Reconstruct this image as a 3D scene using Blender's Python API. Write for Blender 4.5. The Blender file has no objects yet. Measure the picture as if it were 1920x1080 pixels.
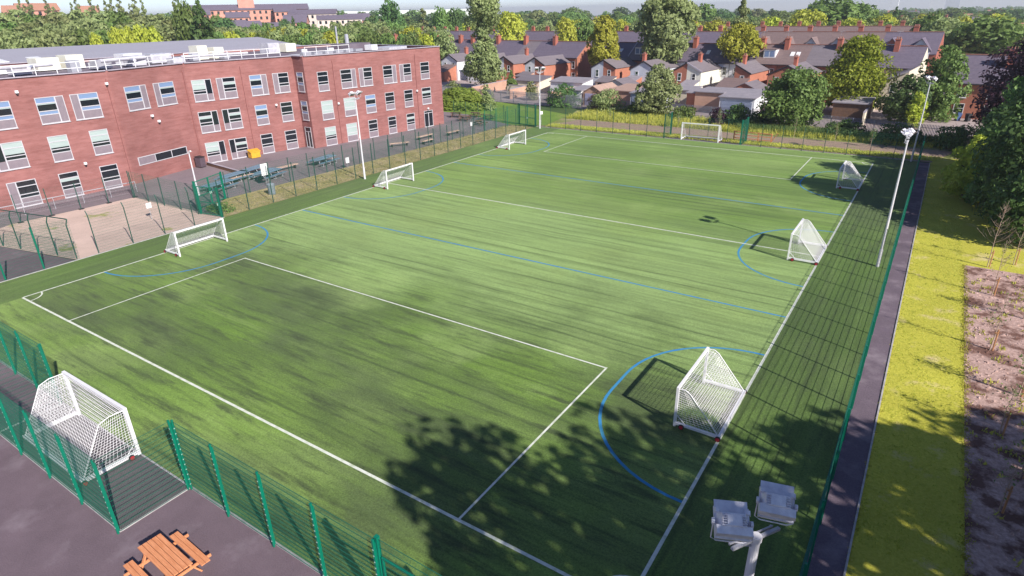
import bpy, math, random
import numpy as np
from mathutils import Vector, Matrix
random.seed(7); RNG = np.random.default_rng(7)
S = bpy.context.scene
COL = S.collection
rad = math.radians

# ---------------------------------------------------------------- camera
F_PX, CX, CY, CZ = 1159.1, 44.365, -11.926, 15.493
YAW, PIT, ROL = 0.59383, 0.42036, -0.02102
fwd = Vector((-math.sin(YAW) * math.cos(PIT), math.cos(YAW) * math.cos(PIT), -math.sin(PIT)))
r0 = Vector((math.cos(YAW), math.sin(YAW), 0)); u0 = r0.cross(fwd)
rgt = r0 * math.cos(ROL) + u0 * math.sin(ROL); upv = u0 * math.cos(ROL) - r0 * math.sin(ROL)
cam = bpy.data.cameras.new('camera'); co = bpy.data.objects.new('camera', cam); COL.objects.link(co)
cam.sensor_width = 36; cam.lens = F_PX / 1920 * 36; cam.clip_end = 6000; cam.clip_start = 0.1
M = Matrix.Identity(4)
for i in range(3):
    M[i][0] = rgt[i]; M[i][1] = upv[i]; M[i][2] = -fwd[i]
M[0][3], M[1][3], M[2][3] = CX, CY, CZ
co.matrix_world = M
S.camera = co

# ---------------------------------------------------------------- light
SUN_EL, SUN_DIR = 33.0, Vector((0.943, -0.333, 0))
w = bpy.data.worlds.new('World'); S.world = w; w.use_nodes = True
nt = w.node_tree; bg = nt.nodes['Background']
sky = nt.nodes.new('ShaderNodeTexSky'); sky.sky_type = 'NISHITA'; sky.sun_disc = False
sky.sun_elevation = rad(SUN_EL); sky.sun_rotation = math.atan2(SUN_DIR.x, SUN_DIR.y)
sky.dust_density = 0.12; sky.air_density = 0.6; sky.ozone_density = 2.5; sky.altitude = 100
tint = nt.nodes.new('ShaderNodeMix'); tint.data_type = 'RGBA'; tint.blend_type = 'MULTIPLY'; tint.inputs[0].default_value = 1; tint.inputs[7].default_value = (1.07, .98, 1.02, 1)   # slightly warm, magenta white balance
nt.links.new(sky.outputs[0], tint.inputs[6]); nt.links.new(tint.outputs[2], bg.inputs[0]); bg.inputs[1].default_value = 0.10
sl = bpy.data.lights.new('sun', 'SUN'); sl.energy = 5.0; sl.angle = rad(0.6); sl.color = (1.0, 0.945, 0.87)
so = bpy.data.objects.new('sun', sl); COL.objects.link(so)
tosun = Vector((SUN_DIR.x * math.cos(rad(SUN_EL)), SUN_DIR.y * math.cos(rad(SUN_EL)), math.sin(rad(SUN_EL))))
so.rotation_euler = (-tosun).to_track_quat('-Z', 'Y').to_euler()
S.view_settings.view_transform = 'Standard'; S.view_settings.look = 'None'
S.view_settings.exposure = 0.55; S.view_settings.gamma = 1.0
S.cycles.max_bounces = 5; S.cycles.transparent_max_bounces = 6; S.cycles.volume_bounces = 0

# ---------------------------------------------------------------- helpers
def ray(px, py):
    v = fwd + rgt * ((px - 960) / F_PX) - upv * ((py - 540) / F_PX)
    return v
def at(px, D, py=60):
    """ground position D metres away (horizontally) in the direction of photo column px"""
    v = ray(px, py); h = math.hypot(v.x, v.y)
    return CX + v.x / h * D, CY + v.y / h * D
def sstep(a, b, t):
    t = min(1, max(0, (t - a) / (b - a))); return t * t * (3 - 2 * t)
def H(x, y):
    """terrain height: flat around the pitch, a hill far off behind the school"""
    dx, dy = x - CX, y - CY; D = math.hypot(dx, dy); b = math.degrees(math.atan2(-dx, dy))
    h = 11.0 * sstep(48, 60, b) * sstep(150, 430, D) * (1 if b < 140 else 0)
    h += 4.5 * sstep(24, 44, b) * (1 - sstep(48, 60, b)) * sstep(260, 600, D)
    h -= 30 * sstep(1700, 3400, D)
    return h

class MB:
    def __init__(s): s.v = []; s.f = []; s.m = []
    def add(s, vs, fs, mi=0):
        o = len(s.v); s.v += [tuple(v) for v in vs]; s.f += [tuple(i + o for i in f) for f in fs]; s.m += [mi] * len(fs)
        return s
    def box(s, a, b, mi=0):
        x0, y0, z0 = a; x1, y1, z1 = b
        return s.add([(x0,y0,z0),(x1,y0,z0),(x1,y1,z0),(x0,y1,z0),(x0,y0,z1),(x1,y0,z1),(x1,y1,z1),(x0,y1,z1)],
              [(0,3,2,1),(4,5,6,7),(0,1,5,4),(1,2,6,5),(2,3,7,6),(3,0,4,7)], mi)
    def obox(s, p0, p1, w, h, mi=0, up=(0, 0, 1)):
        """bar with rectangular section w x h from p0 to p1"""
        p0 = Vector(p0); p1 = Vector(p1); d = (p1 - p0).normalized(); up = Vector(up)
        if abs(d.dot(up)) > .98: up = Vector((1, 0, 0))
        a = d.cross(up).normalized() * w / 2; b = a.cross(d).normalized() * h / 2
        vs = [p + i * a + j * b for p in (p0, p1) for i, j in ((-1,-1),(1,-1),(1,1),(-1,1))]
        return s.add(vs, [(0,1,2,3),(7,6,5,4),(0,4,5,1),(1,5,6,2),(2,6,7,3),(3,7,4,0)], mi)
    def tube(s, pts, r, n=6, mi=0, r2=None, cap=True):
        pts = [Vector(p) for p in pts]; k = len(pts); rings = []
        o = len(s.v)
        for i, p in enumerate(pts):
            d = (pts[min(i + 1, k - 1)] - pts[max(i - 1, 0)]).normalized()
            up = Vector((0, 0, 1)) if abs(d.z) < .95 else Vector((1, 0, 0))
            a = d.cross(up).normalized(); b = a.cross(d)
            rr = r if r2 is None else r + (r2 - r) * i / (k - 1)
            for j in range(n):
                t = 2 * math.pi * (j + .5) / n
                s.v.append(tuple(p + a * (rr * math.cos(t)) + b * (rr * math.sin(t))))
        for i in range(k - 1):
            for j in range(n):
                s.f.append((o + i*n + j, o + i*n + (j+1) % n, o + (i+1)*n + (j+1) % n, o + (i+1)*n + j)); s.m.append(mi)
        if cap:
            s.f.append(tuple(o + j for j in range(n))[::-1]); s.m.append(mi)
            s.f.append(tuple(o + (k-1)*n + j for j in range(n))); s.m.append(mi)
        return s
    def poly(s, pts, mi=0): return s.add(pts, [tuple(range(len(pts)))], mi)
    def prism(s, pts, z0, z1, mi=0, top=None):
        n = len(pts)
        s.add([(x, y, z0) for x, y in pts] + [(x, y, z1) for x, y in pts], [tuple(range(n))[::-1]] + [(i, (i+1) % n, n+(i+1) % n, n+i) for i in range(n)], mi)
        o = len(s.v) - n
        s.f.append(tuple(range(o, o + n))); s.m.append(mi if top is None else top)
        return s
    def slabz(s, a, b, c, d, t, mi=0):
        """four corner points (a quad) with thickness t downwards"""
        q = [Vector(p) for p in (a, b, c, d)]; lo = [p - Vector((0, 0, t)) for p in q]
        return s.add(q + lo, [(0,1,2,3),(7,6,5,4),(0,4,5,1),(1,5,6,2),(2,6,7,3),(3,7,4,0)], mi)
    def build(s, name, mats, parent=None, smooth=False):
        me = bpy.data.meshes.new(name); me.from_pydata(s.v, [], s.f)
        mats = mats if isinstance(mats, (list, tuple)) else [mats]
        for m in mats: me.materials.append(m)
        me.polygons.foreach_set('material_index', s.m)
        if smooth: me.polygons.foreach_set('use_smooth', [True] * len(s.f))
        me.update()
        o = bpy.data.objects.new(name, me); COL.objects.link(o)
        if parent: o.parent = parent
        return o
def thing(name, label, cat, loc=(0, 0, 0), rz=0, group=None):
    o = bpy.data.objects.new(name, None); COL.objects.link(o); o.empty_display_size = .1
    o.location = loc; o.rotation_euler = (0, 0, rz); o['label'] = label; o['category'] = cat
    if group: o['group'] = group
    return o
def tag(o, label, cat, group=None):
    o['label'] = label; o['category'] = cat
    if group: o['group'] = group
    return o
def struct(o): o['kind'] = 'structure'; return o
def kids(o, cache={}):
    if o.name not in cache: cache[o.name] = [c for c in o.children]
    return cache[o.name]
def dup(o, loc=None, rz=0, sc=None, label=None, group=None, parent=None):
    c = o.copy(); COL.objects.link(c)
    if parent: c.parent = parent
    else:
        c.location = loc; c.rotation_euler = (0, 0, rz)
        if sc is not None: c.scale = sc
        if label: c['label'] = label
        if group: c['group'] = group
    for ch in kids(o): dup(ch, parent=c)
    return c

# ---------------------------------------------------------------- materials
def nodes(name):
    m = bpy.data.materials.new(name); m.use_nodes = True
    return m, m.node_tree, m.node_tree.nodes['Principled BSDF']
def nz(nt, scale, detail=3, rough=.6, mp=None, co_='Object'):
    tc = nt.nodes.new('ShaderNodeTexCoord'); mpn = nt.nodes.new('ShaderNodeMapping')
    nt.links.new(tc.outputs[co_], mpn.inputs[0])
    if mp: mpn.inputs['Scale'].default_value = mp
    n = nt.nodes.new('ShaderNodeTexNoise'); n.inputs['Scale'].default_value = scale; n.inputs['Detail'].default_value = detail; n.inputs['Roughness'].default_value = rough
    nt.links.new(mpn.outputs[0], n.inputs['Vector'])
    return n.outputs['Fac'], mpn
def ramp(nt, fac, stops):
    r = nt.nodes.new('ShaderNodeValToRGB'); e = r.color_ramp.elements
    while len(e) < len(stops): e.new(.5)
    for i, (p, c) in enumerate(stops):
        e[i].position = p; e[i].color = (c, c, c, 1) if isinstance(c, (int, float)) else (*c, 1)
    nt.links.new(fac, r.inputs[0]); return r.outputs[0]
def mix(nt, fac, a, b, bt='MIX'):
    n = nt.nodes.new('ShaderNodeMix'); n.data_type = 'RGBA'; n.blend_type = bt
    for idx, val in ((0, fac), (6, a), (7, b)):
        if isinstance(val, (int, float)): n.inputs[idx].default_value = val
        elif isinstance(val, tuple): n.inputs[idx].default_value = (*val, 1)
        else: nt.links.new(val, n.inputs[idx])
    return n.outputs[2]
def math_(nt, op, a, b=0.0):
    n = nt.nodes.new('ShaderNodeMath'); n.operation = op
    for i, v in ((0, a), (1, b)):
        if isinstance(v, (int, float)): n.inputs[i].default_value = v
        else: nt.links.new(v, n.inputs[i])
    return n.outputs[0]
def bump(nt, bs, fac, st=.3, dist=.02):
    b = nt.nodes.new('ShaderNodeBump'); b.inputs['Strength'].default_value = st; b.inputs['Distance'].default_value = dist
    nt.links.new(fac, b.inputs['Height']); nt.links.new(b.outputs[0], bs.inputs['Normal'])
def mat(name, c1, c2=None, scale=4, rough=.75, metal=0, mp=None, lo=.35, hi=.65, bmp=0, detail=3):
    m, t, b = nodes(name); b.inputs['Roughness'].default_value = rough; b.inputs['Metallic'].default_value = metal
    if c2 is None: c2 = tuple(x * .82 for x in c1)
    f, _ = nz(t, scale, detail, mp=mp)
    t.links.new(ramp(t, f, [(lo, c1), (hi, c2)]), b.inputs['Base Color'])
    if bmp: bump(t, b, f, bmp)
    return m
def ground_mat(name, base, c2, patch, s1=.35, s2=6, pf=(.52, .66), rough=.95, ps=.12, bmp=.4):
    """two-tone fine grain plus big patches of a third colour"""
    m, t, b = nodes(name); b.inputs['Roughness'].default_value = rough; b.inputs['Specular IOR Level'].default_value = .2
    f, _ = nz(t, s2, 6, .7); g, _ = nz(t, ps, 5, .65); k, _ = nz(t, s1, 4)
    c = ramp(t, f, [(.32, base), (.68, c2)])
    c = mix(t, ramp(t, g, [(pf[0], 0), (pf[1], 1)]), c, patch)
    c = mix(t, .5, c, ramp(t, k, [(.3, .75), (.7, 1.15)]), 'MULTIPLY')
    t.links.new(c, b.inputs['Base Color']); bump(t, b, f, bmp, .05)
    return m
def turf_mat(name, along, edge=False):
    """along = 0: pile brushed across the pitch (local x), 1: along it (local y)"""
    m, t, b = nodes(name); b.inputs['Roughness'].default_value = .85; b.inputs['Specular IOR Level'].default_value = .2
    b.inputs['Sheen Weight'].default_value = .1; b.inputs['Sheen Roughness'].default_value = .5; b.inputs['Sheen Tint'].default_value = (.8, .95, .6, 1)
    sc = lambda a, c: (c, a, 1) if along else (a, c, 1)
    streak, _ = nz(t, 1, 4, .6, sc(.05, 1.1)); fine, _ = nz(t, 1, 3, .7, sc(.12, 3.4))
    grain, _ = nz(t, 16, 4, .8); blot, _ = nz(t, .13, 5, .6); blob, _ = nz(t, 1, 5, .72, sc(.3, .62)); big, _ = nz(t, .035, 2); wob, _ = nz(t, .25, 2)
    tc = t.nodes.new('ShaderNodeTexCoord'); sp = t.nodes.new('ShaderNodeSeparateXYZ'); t.links.new(tc.outputs['Object'], sp.inputs[0])
    ax = sp.outputs[0] if along else sp.outputs[1]
    pos = math_(t, 'ADD', ax, math_(t, 'MULTIPLY', wob, .5))
    track = math_(t, 'ABSOLUTE', math_(t, 'SUBTRACT', math_(t, 'FRACT', math_(t, 'DIVIDE', pos, .93)), .5))      # thin brush tracks
    roll = math_(t, 'FRACT', math_(t, 'DIVIDE', ax, 7.8))                                                        # pairs of turf rolls, pile laid to and fro
    seam = math_(t, 'ABSOLUTE', math_(t, 'SUBTRACT', math_(t, 'FRACT', math_(t, 'DIVIDE', ax, 3.9)), .5))
    patch, _ = nz(t, 1, 6, .62, sc(.075, .17)); dash, _ = nz(t, 1, 5, .7, sc(.22, 1.5))
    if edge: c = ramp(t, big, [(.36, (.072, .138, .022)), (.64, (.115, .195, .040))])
    else:
        c = ramp(t, big, [(.36, (.120, .212, .030)), (.64, (.200, .310, .065))])
        zone = math_(t, 'DIVIDE', math_(t, 'ADD', sp.outputs[1], math_(t, 'MULTIPLY', math_(t, 'SUBTRACT', blot, .5), 24)), 64)
        c = mix(t, ramp(t, zone, [(.12, 0), (.26, .62), (.44, .55), (.58, .05)]), c, (.33, .46, .175))
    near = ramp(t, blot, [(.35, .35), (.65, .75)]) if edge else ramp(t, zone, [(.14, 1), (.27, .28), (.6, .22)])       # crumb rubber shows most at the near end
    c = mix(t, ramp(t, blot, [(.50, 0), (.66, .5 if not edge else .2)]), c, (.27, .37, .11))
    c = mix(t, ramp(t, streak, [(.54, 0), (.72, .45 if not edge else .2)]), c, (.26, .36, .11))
    c = mix(t, math_(t, 'MULTIPLY', ramp(t, patch, [(.38, .72), (.60, 0)]), near), c, (.058, .076, .040))
    c = mix(t, math_(t, 'MULTIPLY', ramp(t, dash, [(.34, .8), (.5, 0)]), near), c, (.040, .055, .026))
    c = mix(t, ramp(t, streak, [(.32, .45), (.48, 0)]), c, (.070, .115, .028))
    c = mix(t, ramp(t, fine, [(.36, .25), (.5, 0)]), c, (.045, .07, .028))
    c = mix(t, math_(t, 'MULTIPLY', ramp(t, track, [(.0, 1), (.13, 0)]), ramp(t, streak, [(.40, .55), (.56, .06)])), c, (.035, .055, .022))
    c = mix(t, .8, c, ramp(t, roll, [(.49, .94), (.51, 1.06)]), 'MULTIPLY')
    c = mix(t, ramp(t, seam, [(.0, .3), (.012, 0)]), c, (.04, .06, .03))
    c = mix(t, .9, c, ramp(t, grain, [(.3, .52), (.7, 1.42)]), 'MULTIPLY')
    t.links.new(c, b.inputs['Base Color']); bump(t, b, grain, .5, .03)
    return m
def leaf_mat(name, c1, c2, scale=1.2):
    m, t, b = nodes(name); b.inputs['Roughness'].default_value = .55; b.inputs['Specular IOR Level'].default_value = .25
    f, _ = nz(t, scale, 3, .7); oi = t.nodes.new('ShaderNodeObjectInfo')
    c = ramp(t, f, [(.32, c1), (.68, c2)])
    hs = t.nodes.new('ShaderNodeHueSaturation')
    mr = t.nodes.new('ShaderNodeMapRange'); mr.inputs['To Min'].default_value = .9; mr.inputs['To Max'].default_value = 1.45
    t.links.new(oi.outputs['Random'], mr.inputs[0]); t.links.new(mr.outputs[0], hs.inputs['Value'])
    mr2 = t.nodes.new('ShaderNodeMapRange'); mr2.inputs['To Min'].default_value = .48; mr2.inputs['To Max'].default_value = .515
    t.links.new(oi.outputs['Random'], mr2.inputs[0]); t.links.new(mr2.outputs[0], hs.inputs['Hue'])
    t.links.new(c, hs.inputs['Color']); t.links.new(hs.outputs[0], b.inputs['Base Color'])
    tr = t.nodes.new('ShaderNodeBsdfTranslucent'); t.links.new(hs.outputs[0], tr.inputs[0])
    ms = t.nodes.new('ShaderNodeMixShader'); ms.inputs[0].default_value = .36
    out = t.nodes['Material Output']; t.links.new(b.outputs[0], ms.inputs[1]); t.links.new(tr.outputs[0], ms.inputs[2]); t.links.new(ms.outputs[0], out.inputs[0])
    return m
def wall_mat(name, c1, c2, mortar, bs=(.45, .15), fac=.5, rough=.85):
    """bricks laid in courses on any upright wall, with weathering in long horizontal streaks"""
    m, t, b = nodes(name); b.inputs['Roughness'].default_value = rough; b.inputs['Specular IOR Level'].default_value = .25
    tc = t.nodes.new('ShaderNodeTexCoord'); sp = t.nodes.new('ShaderNodeSeparateXYZ'); t.links.new(tc.outputs['Object'], sp.inputs[0])
    u = math_(t, 'ADD', sp.outputs[0], sp.outputs[1]); cb = t.nodes.new('ShaderNodeCombineXYZ')
    t.links.new(u, cb.inputs[0]); t.links.new(sp.outputs[2], cb.inputs[1])
    br = t.nodes.new('ShaderNodeTexBrick'); br.inputs['Scale'].default_value = 1; br.inputs['Brick Width'].default_value = bs[0]; br.inputs['Row Height'].default_value = bs[1]
    br.inputs['Mortar Size'].default_value = .012; br.inputs['Color1'].default_value = (*c1, 1); br.inputs['Color2'].default_value = (*c2, 1); br.inputs['Mortar'].default_value = (*mortar, 1)
    t.links.new(cb.outputs[0], br.inputs['Vector'])
    f, _ = nz(t, 1, 4, .65, (.5, .5, 3.5)); g, _ = nz(t, .28, 4)
    c = mix(t, fac, br.outputs[0], ramp(t, f, [(.3, c1), (.7, c2)]))
    c = mix(t, .8, c, ramp(t, g, [(.3, .80), (.7, 1.2)]), 'MULTIPLY')
    t.links.new(c, b.inputs['Base Color']); return m
def glass_mat(name, col, rough=.06):
    m, t, b = nodes(name); b.inputs['Base Color'].default_value = (*col, 1); b.inputs['Roughness'].default_value = rough
    b.inputs['Specular IOR Level'].default_value = .7
    f, _ = nz(t, 1.2, 2); b2 = t.nodes.new('ShaderNodeBump'); b2.inputs['Strength'].default_value = .04; t.links.new(f, b2.inputs['Height']); t.links.new(b2.outputs[0], b.inputs['Normal'])
    return m

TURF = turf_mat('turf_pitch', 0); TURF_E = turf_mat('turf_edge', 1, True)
WHITE_LINE = mat('white_line', (.68, .70, .62), (.40, .46, .30), 3.2, .9, lo=.45, hi=.75, detail=6); BLUE_LINE = mat('blue_line', (.02, .20, .50), (.05, .25, .36), 1.4, .9, detail=6)
ASPH = ground_mat('asphalt_mauve', (.132, .096, .115), (.180, .134, .157), (.24, .193, .22), .9, 24, (.55, .8), .9, .55, .3); ASPH_P = ground_mat('asphalt_playground', (.21, .165, .182), (.26, .21, .228), (.15, .12, .135), .4, 14, (.5, .7), .9, .2, .2)
ASPH_R = ground_mat('asphalt_recess', (.105, .09, .098), (.135, .118, .126), (.09, .08, .09), .3, 22, (.54, .8), .9, .3, .2)
PATH = ground_mat('asphalt_path', (.115, .086, .110), (.180, .140, .170), (.26, .21, .24), .8, 18, (.5, .72), .9, .6, .3)
KERB = mat('kerb_concrete', (.46, .44, .44), (.33, .31, .32), 3)
VERGE = ground_mat('verge_grass', (.37, .36, .035), (.56, .52, .085), (.62, .50, .26), .35, 9, (.57, .72), .95, .5, .8)
DRY = ground_mat('dry_grass', (.33, .27, .13), (.26, .255, .085), (.42, .33, .2), .3, 5, (.42, .62), .95, .5, .6)
LAWN = ground_mat('lawn_grass', (.13, .22, .03), (.19, .28, .05), (.28, .30, .08), .2, 5, (.55, .75))
ROUGHG = ground_mat('rough_grass', (.17, .21, .045), (.26, .26, .09), (.36, .29, .18), .3, 4, (.5, .66), .95, .3, .9)
SAND = ground_mat('sandy_plot', (.60, .455, .39), (.52, .39, .335), (.30, .31, .09), .5, 8, (.60, .67), .95, .3)
BARK = ground_mat('bark_soil', (.62, .43, .38), (.33, .21, .175), (.17, .09, .07), 1.3, 7, (.47, .57), .95, .75, .9)
SOILF = ground_mat('soil_strip', (.36, .26, .2), (.27, .19, .15), (.22, .25, .08), .5, 5, (.55, .7), .95, .5, .8)
BASE = ground_mat('far_land', (.06, .095, .025), (.09, .12, .04), (.12, .13, .06), .01, .2, (.5, .7), .95, .012)
YARD = ground_mat('yard_paving', (.42, .34, .33), (.34, .28, .28), (.26, .24, .14), .3, 3, (.58, .7), .95, .2)
GREEN = mat('green_paint', (.0, .17, .105), (.0, .145, .09), 3, .45); GREEN_D = mat('green_wire', (.008, .135, .082), (.012, .11, .07), 3, .55)
GREEN_K = mat('dark_green_paint', (.02, .085, .065), (.02, .07, .055), 3, .5)
BOLT = mat('pale_bolt', (.45, .62, .55), None, 5, .4)
WHITE = mat('white_powder_coat', (.80, .79, .80), (.74, .73, .75), 3, .35); NET = mat('white_net', (.82, .80, .83), None, 5, .8)
REDW = mat('red_wheel', (.42, .02, .035), None, 5, .45); BLACK = mat('black_rubber', (.025, .02, .025), None, 5, .7)
GALV = mat('galvanised', (.50, .50, .54), (.40, .40, .45), 9, .42, .35); GALV_L = mat('lamp_housing', (.78, .76, .79), (.62, .60, .65), 6, .45, .15)
LENS = glass_mat('lamp_glass', (.10, .10, .11)); PALE = mat('pale_pole', (.66, .64, .67), (.58, .57, .61), 4, .4)
WOODO = mat('orange_wood', (.72, .31, .15), (.56, .205, .085), 2, .65, mp=(1.5, 16, 16), detail=6); WOODB = mat('brown_wood', (.18, .10, .06), (.13, .07, .045), 3)
BRICK = wall_mat('school_brick', (.215, .083, .075), (.33, .148, .138), (.28, .165, .155), fac=.72); BRICK_O = wall_mat('house_brick', (.44, .165, .10), (.37, .135, .09), (.42, .27, .2))
BRICK_P = wall_mat('pale_brick', (.55, .33, .24), (.47, .27, .2), (.5, .38, .3)); BRICK_D = wall_mat('red_brick', (.40, .12, .08), (.33, .10, .07), (.4, .25, .2))
REND_W = mat('white_render', (.74, .74, .76), (.66, .66, .70), 1, .8); REND_C = mat('cream_render', (.72, .64, .50), (.64, .56, .44), 1, .8); REND_G = mat('grey_render', (.56, .58, .64), (.50, .52, .58), 1, .8)
REND_Y = mat('ivory_render', (.76, .74, .64), (.68, .66, .56), 1, .8)
def roof_mat(name, c1, c2):
    m, t, b = nodes(name); b.inputs['Roughness'].default_value = .7
    f, _ = nz(t, 2.2, 5, .7); g, _ = nz(t, 1, 2, .5, (.15, .15, 9))
    c = mix(t, .6, ramp(t, f, [(.3, c1), (.7, c2)]), ramp(t, g, [(.3, .8), (.7, 1.15)]), 'MULTIPLY')
    t.links.new(c, b.inputs['Base Color']); bump(t, b, g, .4, .05); return m
SLATE = roof_mat('slate_roof', (.115, .095, .135), (.16, .13, .17)); SLATE2 = roof_mat('grey_slate_roof', (.16, .135, .155), (.20, .17, .185)); TILE = roof_mat('brown_tile_roof', (.165, .115, .115), (.215, .15, .14))
TILE_O = roof_mat('clay_tile_roof', (.34, .16, .11), (.42, .22, .15)); FELT = mat('grey_felt', (.30, .27, .30), (.24, .22, .25), 1.2); RIDGE = mat('clay_ridge', (.36, .17, .13), None, 5)
FLATROOF = mat('flat_roof', (.13, .10, .13), (.17, .14, .17), .4, .85); METALROOF = mat('metal_roof', (.33, .31, .35), (.37, .35, .39), 1, .5, mp=(2.2, .1, 1)); COPING = mat('coping', (.42, .38, .44), None, 4, .5)
FRAME = mat('window_frame', (.53, .51, .54), (.46, .45, .48), 3, .4); PANEL = mat('mauve_panel', (.235, .19, .215), (.20, .165, .19), 2, .5); LOUV = mat('louvre_panel', (.38, .34, .37), (.30, .27, .30), 1, .5, mp=(1, 1, 60))
GLASS = glass_mat('dark_glass', (.012, .016, .022)); GLASS_SKY = glass_mat('sky_reflection_glass', (.18, .26, .42), .1); BLIND = mat('white_blind', (.38, .45, .43), (.31, .38, .37), 2, .5, mp=(.3, .3, 9))  # the second glass has a sky reflection painted in as blue base colour
GLASS_G = glass_mat('green_glass', (.02, .05, .035)); HFRAME = mat('house_frame', (.78, .78, .78), None, 3, .4)
BARK_T = mat('tree_bark', (.16, .115, .085), (.09, .065, .05), 5, .9, bmp=.5); TWIG = mat('pale_twig', (.42, .31, .24), (.32, .23, .18), 6, .9); STAKE = mat('stake_wood', (.50, .26, .12), (.42, .2, .1), 5, .8)
BLUE_T = mat('blue_table', (.16, .26, .36), (.12, .21, .30), 2, .45); YELL = mat('yellow_grit_box', (.72, .38, .03), None, 3, .5); PALI = mat('palisade_steel', (.27, .27, .34), (.21, .21, .28), 2, .5, .3)
L_DARK = leaf_mat('leaf_dark', (.050, .105, .034), (.125, .205, .060)); L_MID = leaf_mat('leaf_mid', (.085, .155, .036), (.20, .285, .08)); L_OLIVE = leaf_mat('leaf_olive', (.15, .195, .065), (.32, .36, .155))
L_YEL = leaf_mat('leaf_yellow', (.26, .31, .03), (.48, .50, .075)); L_COP = leaf_mat('leaf_copper', (.034, .016, .030), (.085, .042, .06)); L_CON = leaf_mat('leaf_cypress', (.11, .175, .014), (.34, .40, .04)); L_HEDGE = leaf_mat('leaf_hedge', (.15, .25, .04), (.34, .45, .09)); L_PALE = leaf_mat('leaf_pale', (.19, .26, .09), (.40, .47, .22)); L_BR = leaf_mat('leaf_rust', (.16, .10, .06), (.24, .18, .10))

# ================================================================ SETTING: ground, roads, pitch
PW, PL = 40.0, 63.65                      # pitch
def sheet(name, pts, z, m):
    b = MB(); b.poly([(x, y, z) for x, y in pts]); return struct(b.build(name, m))
def rect(x0, y0, x1, y1): return [(x0, y0), (x1, y0), (x1, y1), (x0, y1)]
def terrain():
    b = MB(); n = 110
    g = lambda i: math.copysign(abs(i) ** 2.6, i)
    R = 5200 / g(n / 2)
    xs = [40 + g(i - n / 2) * R for i in range(n + 1)]; ys = [60 + g(i - n / 2) * R for i in range(n + 1)]
    vs = [(x, y, H(x, y) - .06) for y in ys for x in xs]
    fs = [(j*(n+1)+i, j*(n+1)+i+1, (j+1)*(n+1)+i+1, (j+1)*(n+1)+i) for j in range(n) for i in range(n)]
    b.add(vs, fs); return struct(b.build('ground', BASE, smooth=True))
terrain()
sheet('school_yard', [(-60, -60), (44.0, -60), (44.0, -3.9), (-4.0, -3.9), (-4.0, 4.9), (-16.5, 2.4), (-60, 2.4)], .0, ASPH)
sheet('playground', [(-60, 2.4), (-16.5, 2.4), (-18.3, 6), (-17.6, 15.9), (-4.2, 16.2), (-9.3, 19.6), (-8.6, 66), (-3.8, 68.5), (-20, 74), (-60, 74)], .004, ASPH_P)
sheet('sandy_plot', [(-16.5, 2.4), (-4.15, 4.95), (-4.15, 16.35), (-17.6, 15.9), (-18.3, 6)], .008, SAND)
sheet('dry_grass_strip', [(-4.1, 16.4), (-4.1, 66.4), (-8.5, 66.0), (-8.6, 60), (-9.3, 20), (-7.5, 17)], .012, DRY)
sheet('lawn', [(-20.5, 72), (-8, 66.5), (-3.5, 68.5), (-5, 79), (-24, 87), (-45, 89), (-60, 90), (-60, 74), (-29, 73)], .010, LAWN)
sheet('recess_paving', rect(14.9, -6.4, 24.75, -3.9), .008, ASPH_R)
sheet('goal_bay_paving', rect(15.6, 67.0, 25.3, 69.8), .012, ASPH_R)
sheet('rough_grass', [(-4.5, 67.1), (60, 67.1), (60, 79), (44, 80), (33, 82), (10, 86), (-7, 86), (-4.8, 79)], .0, ROUGHG)
sheet('soil_strip', [(-2.5, 70.6), (18, 70.8), (26, 70.6), (46, 69.9), (47, 74.2), (40, 75), (26, 74.4), (12, 75.8), (-1.5, 75.4)], .006, SOILF)
sheet('gravel_edge', rect(-3.5, 67.05, 45.2, 67.75), .008, SOILF)
sheet('verge', [(45.0, -40), (47.98, -40), (47.98, 34.9), (62, 34.9), (62, 69.9), (45.0, 69.9)], .004, VERGE)
sheet('planting_bed', rect(47.98, -40, 75, 34.9), .006, BARK)
sheet('house_yards', [(-120, 92), (-45, 89.6), (-24, 87.2), (-7, 86), (10, 86), (33, 82), (44, 80), (64, 78.5), (64, 116), (40, 118), (-25, 122), (-120, 130)], .002, YARD)
sheet('street', [(-150, 138), (64, 129), (64, 139), (-150, 149)], .008, PATH)
pb = MB(); pb.add([(43.98, -60, .012), (44.98, -60, .012), (44.98, 66.6, .012), (43.98, 66.6, .012)], [(0, 1, 2, 3)]); struct(pb.build('footpath', PATH))
kb = MB()
kb.box((44.98, -60, -.03), (45.04, 66.6, .05)); kb.box((-4.02, -3.98, -.02), (14.86, -3.9, .04)); kb.box((24.8, -3.98, -.02), (43.95, -3.9, .04))
kb.box((14.86, -6.44, -.02), (24.8, -6.37, .04)); kb.box((14.83, -6.37, -.02), (14.9, -3.98, .04)); kb.box((24.75, -6.37, -.02), (24.81, -3.98, .04)); kb.box((14.9, -3.97, -.02), (24.75, -3.91, .025))
kb.box((-4.1, -3.9, -.02), (-4.02, 16.4, .05)); kb.box((-4.02, 66.98, -.02), (43.98, 67.05, .05))
struct(kb.build('kerb', KERB))
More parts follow.
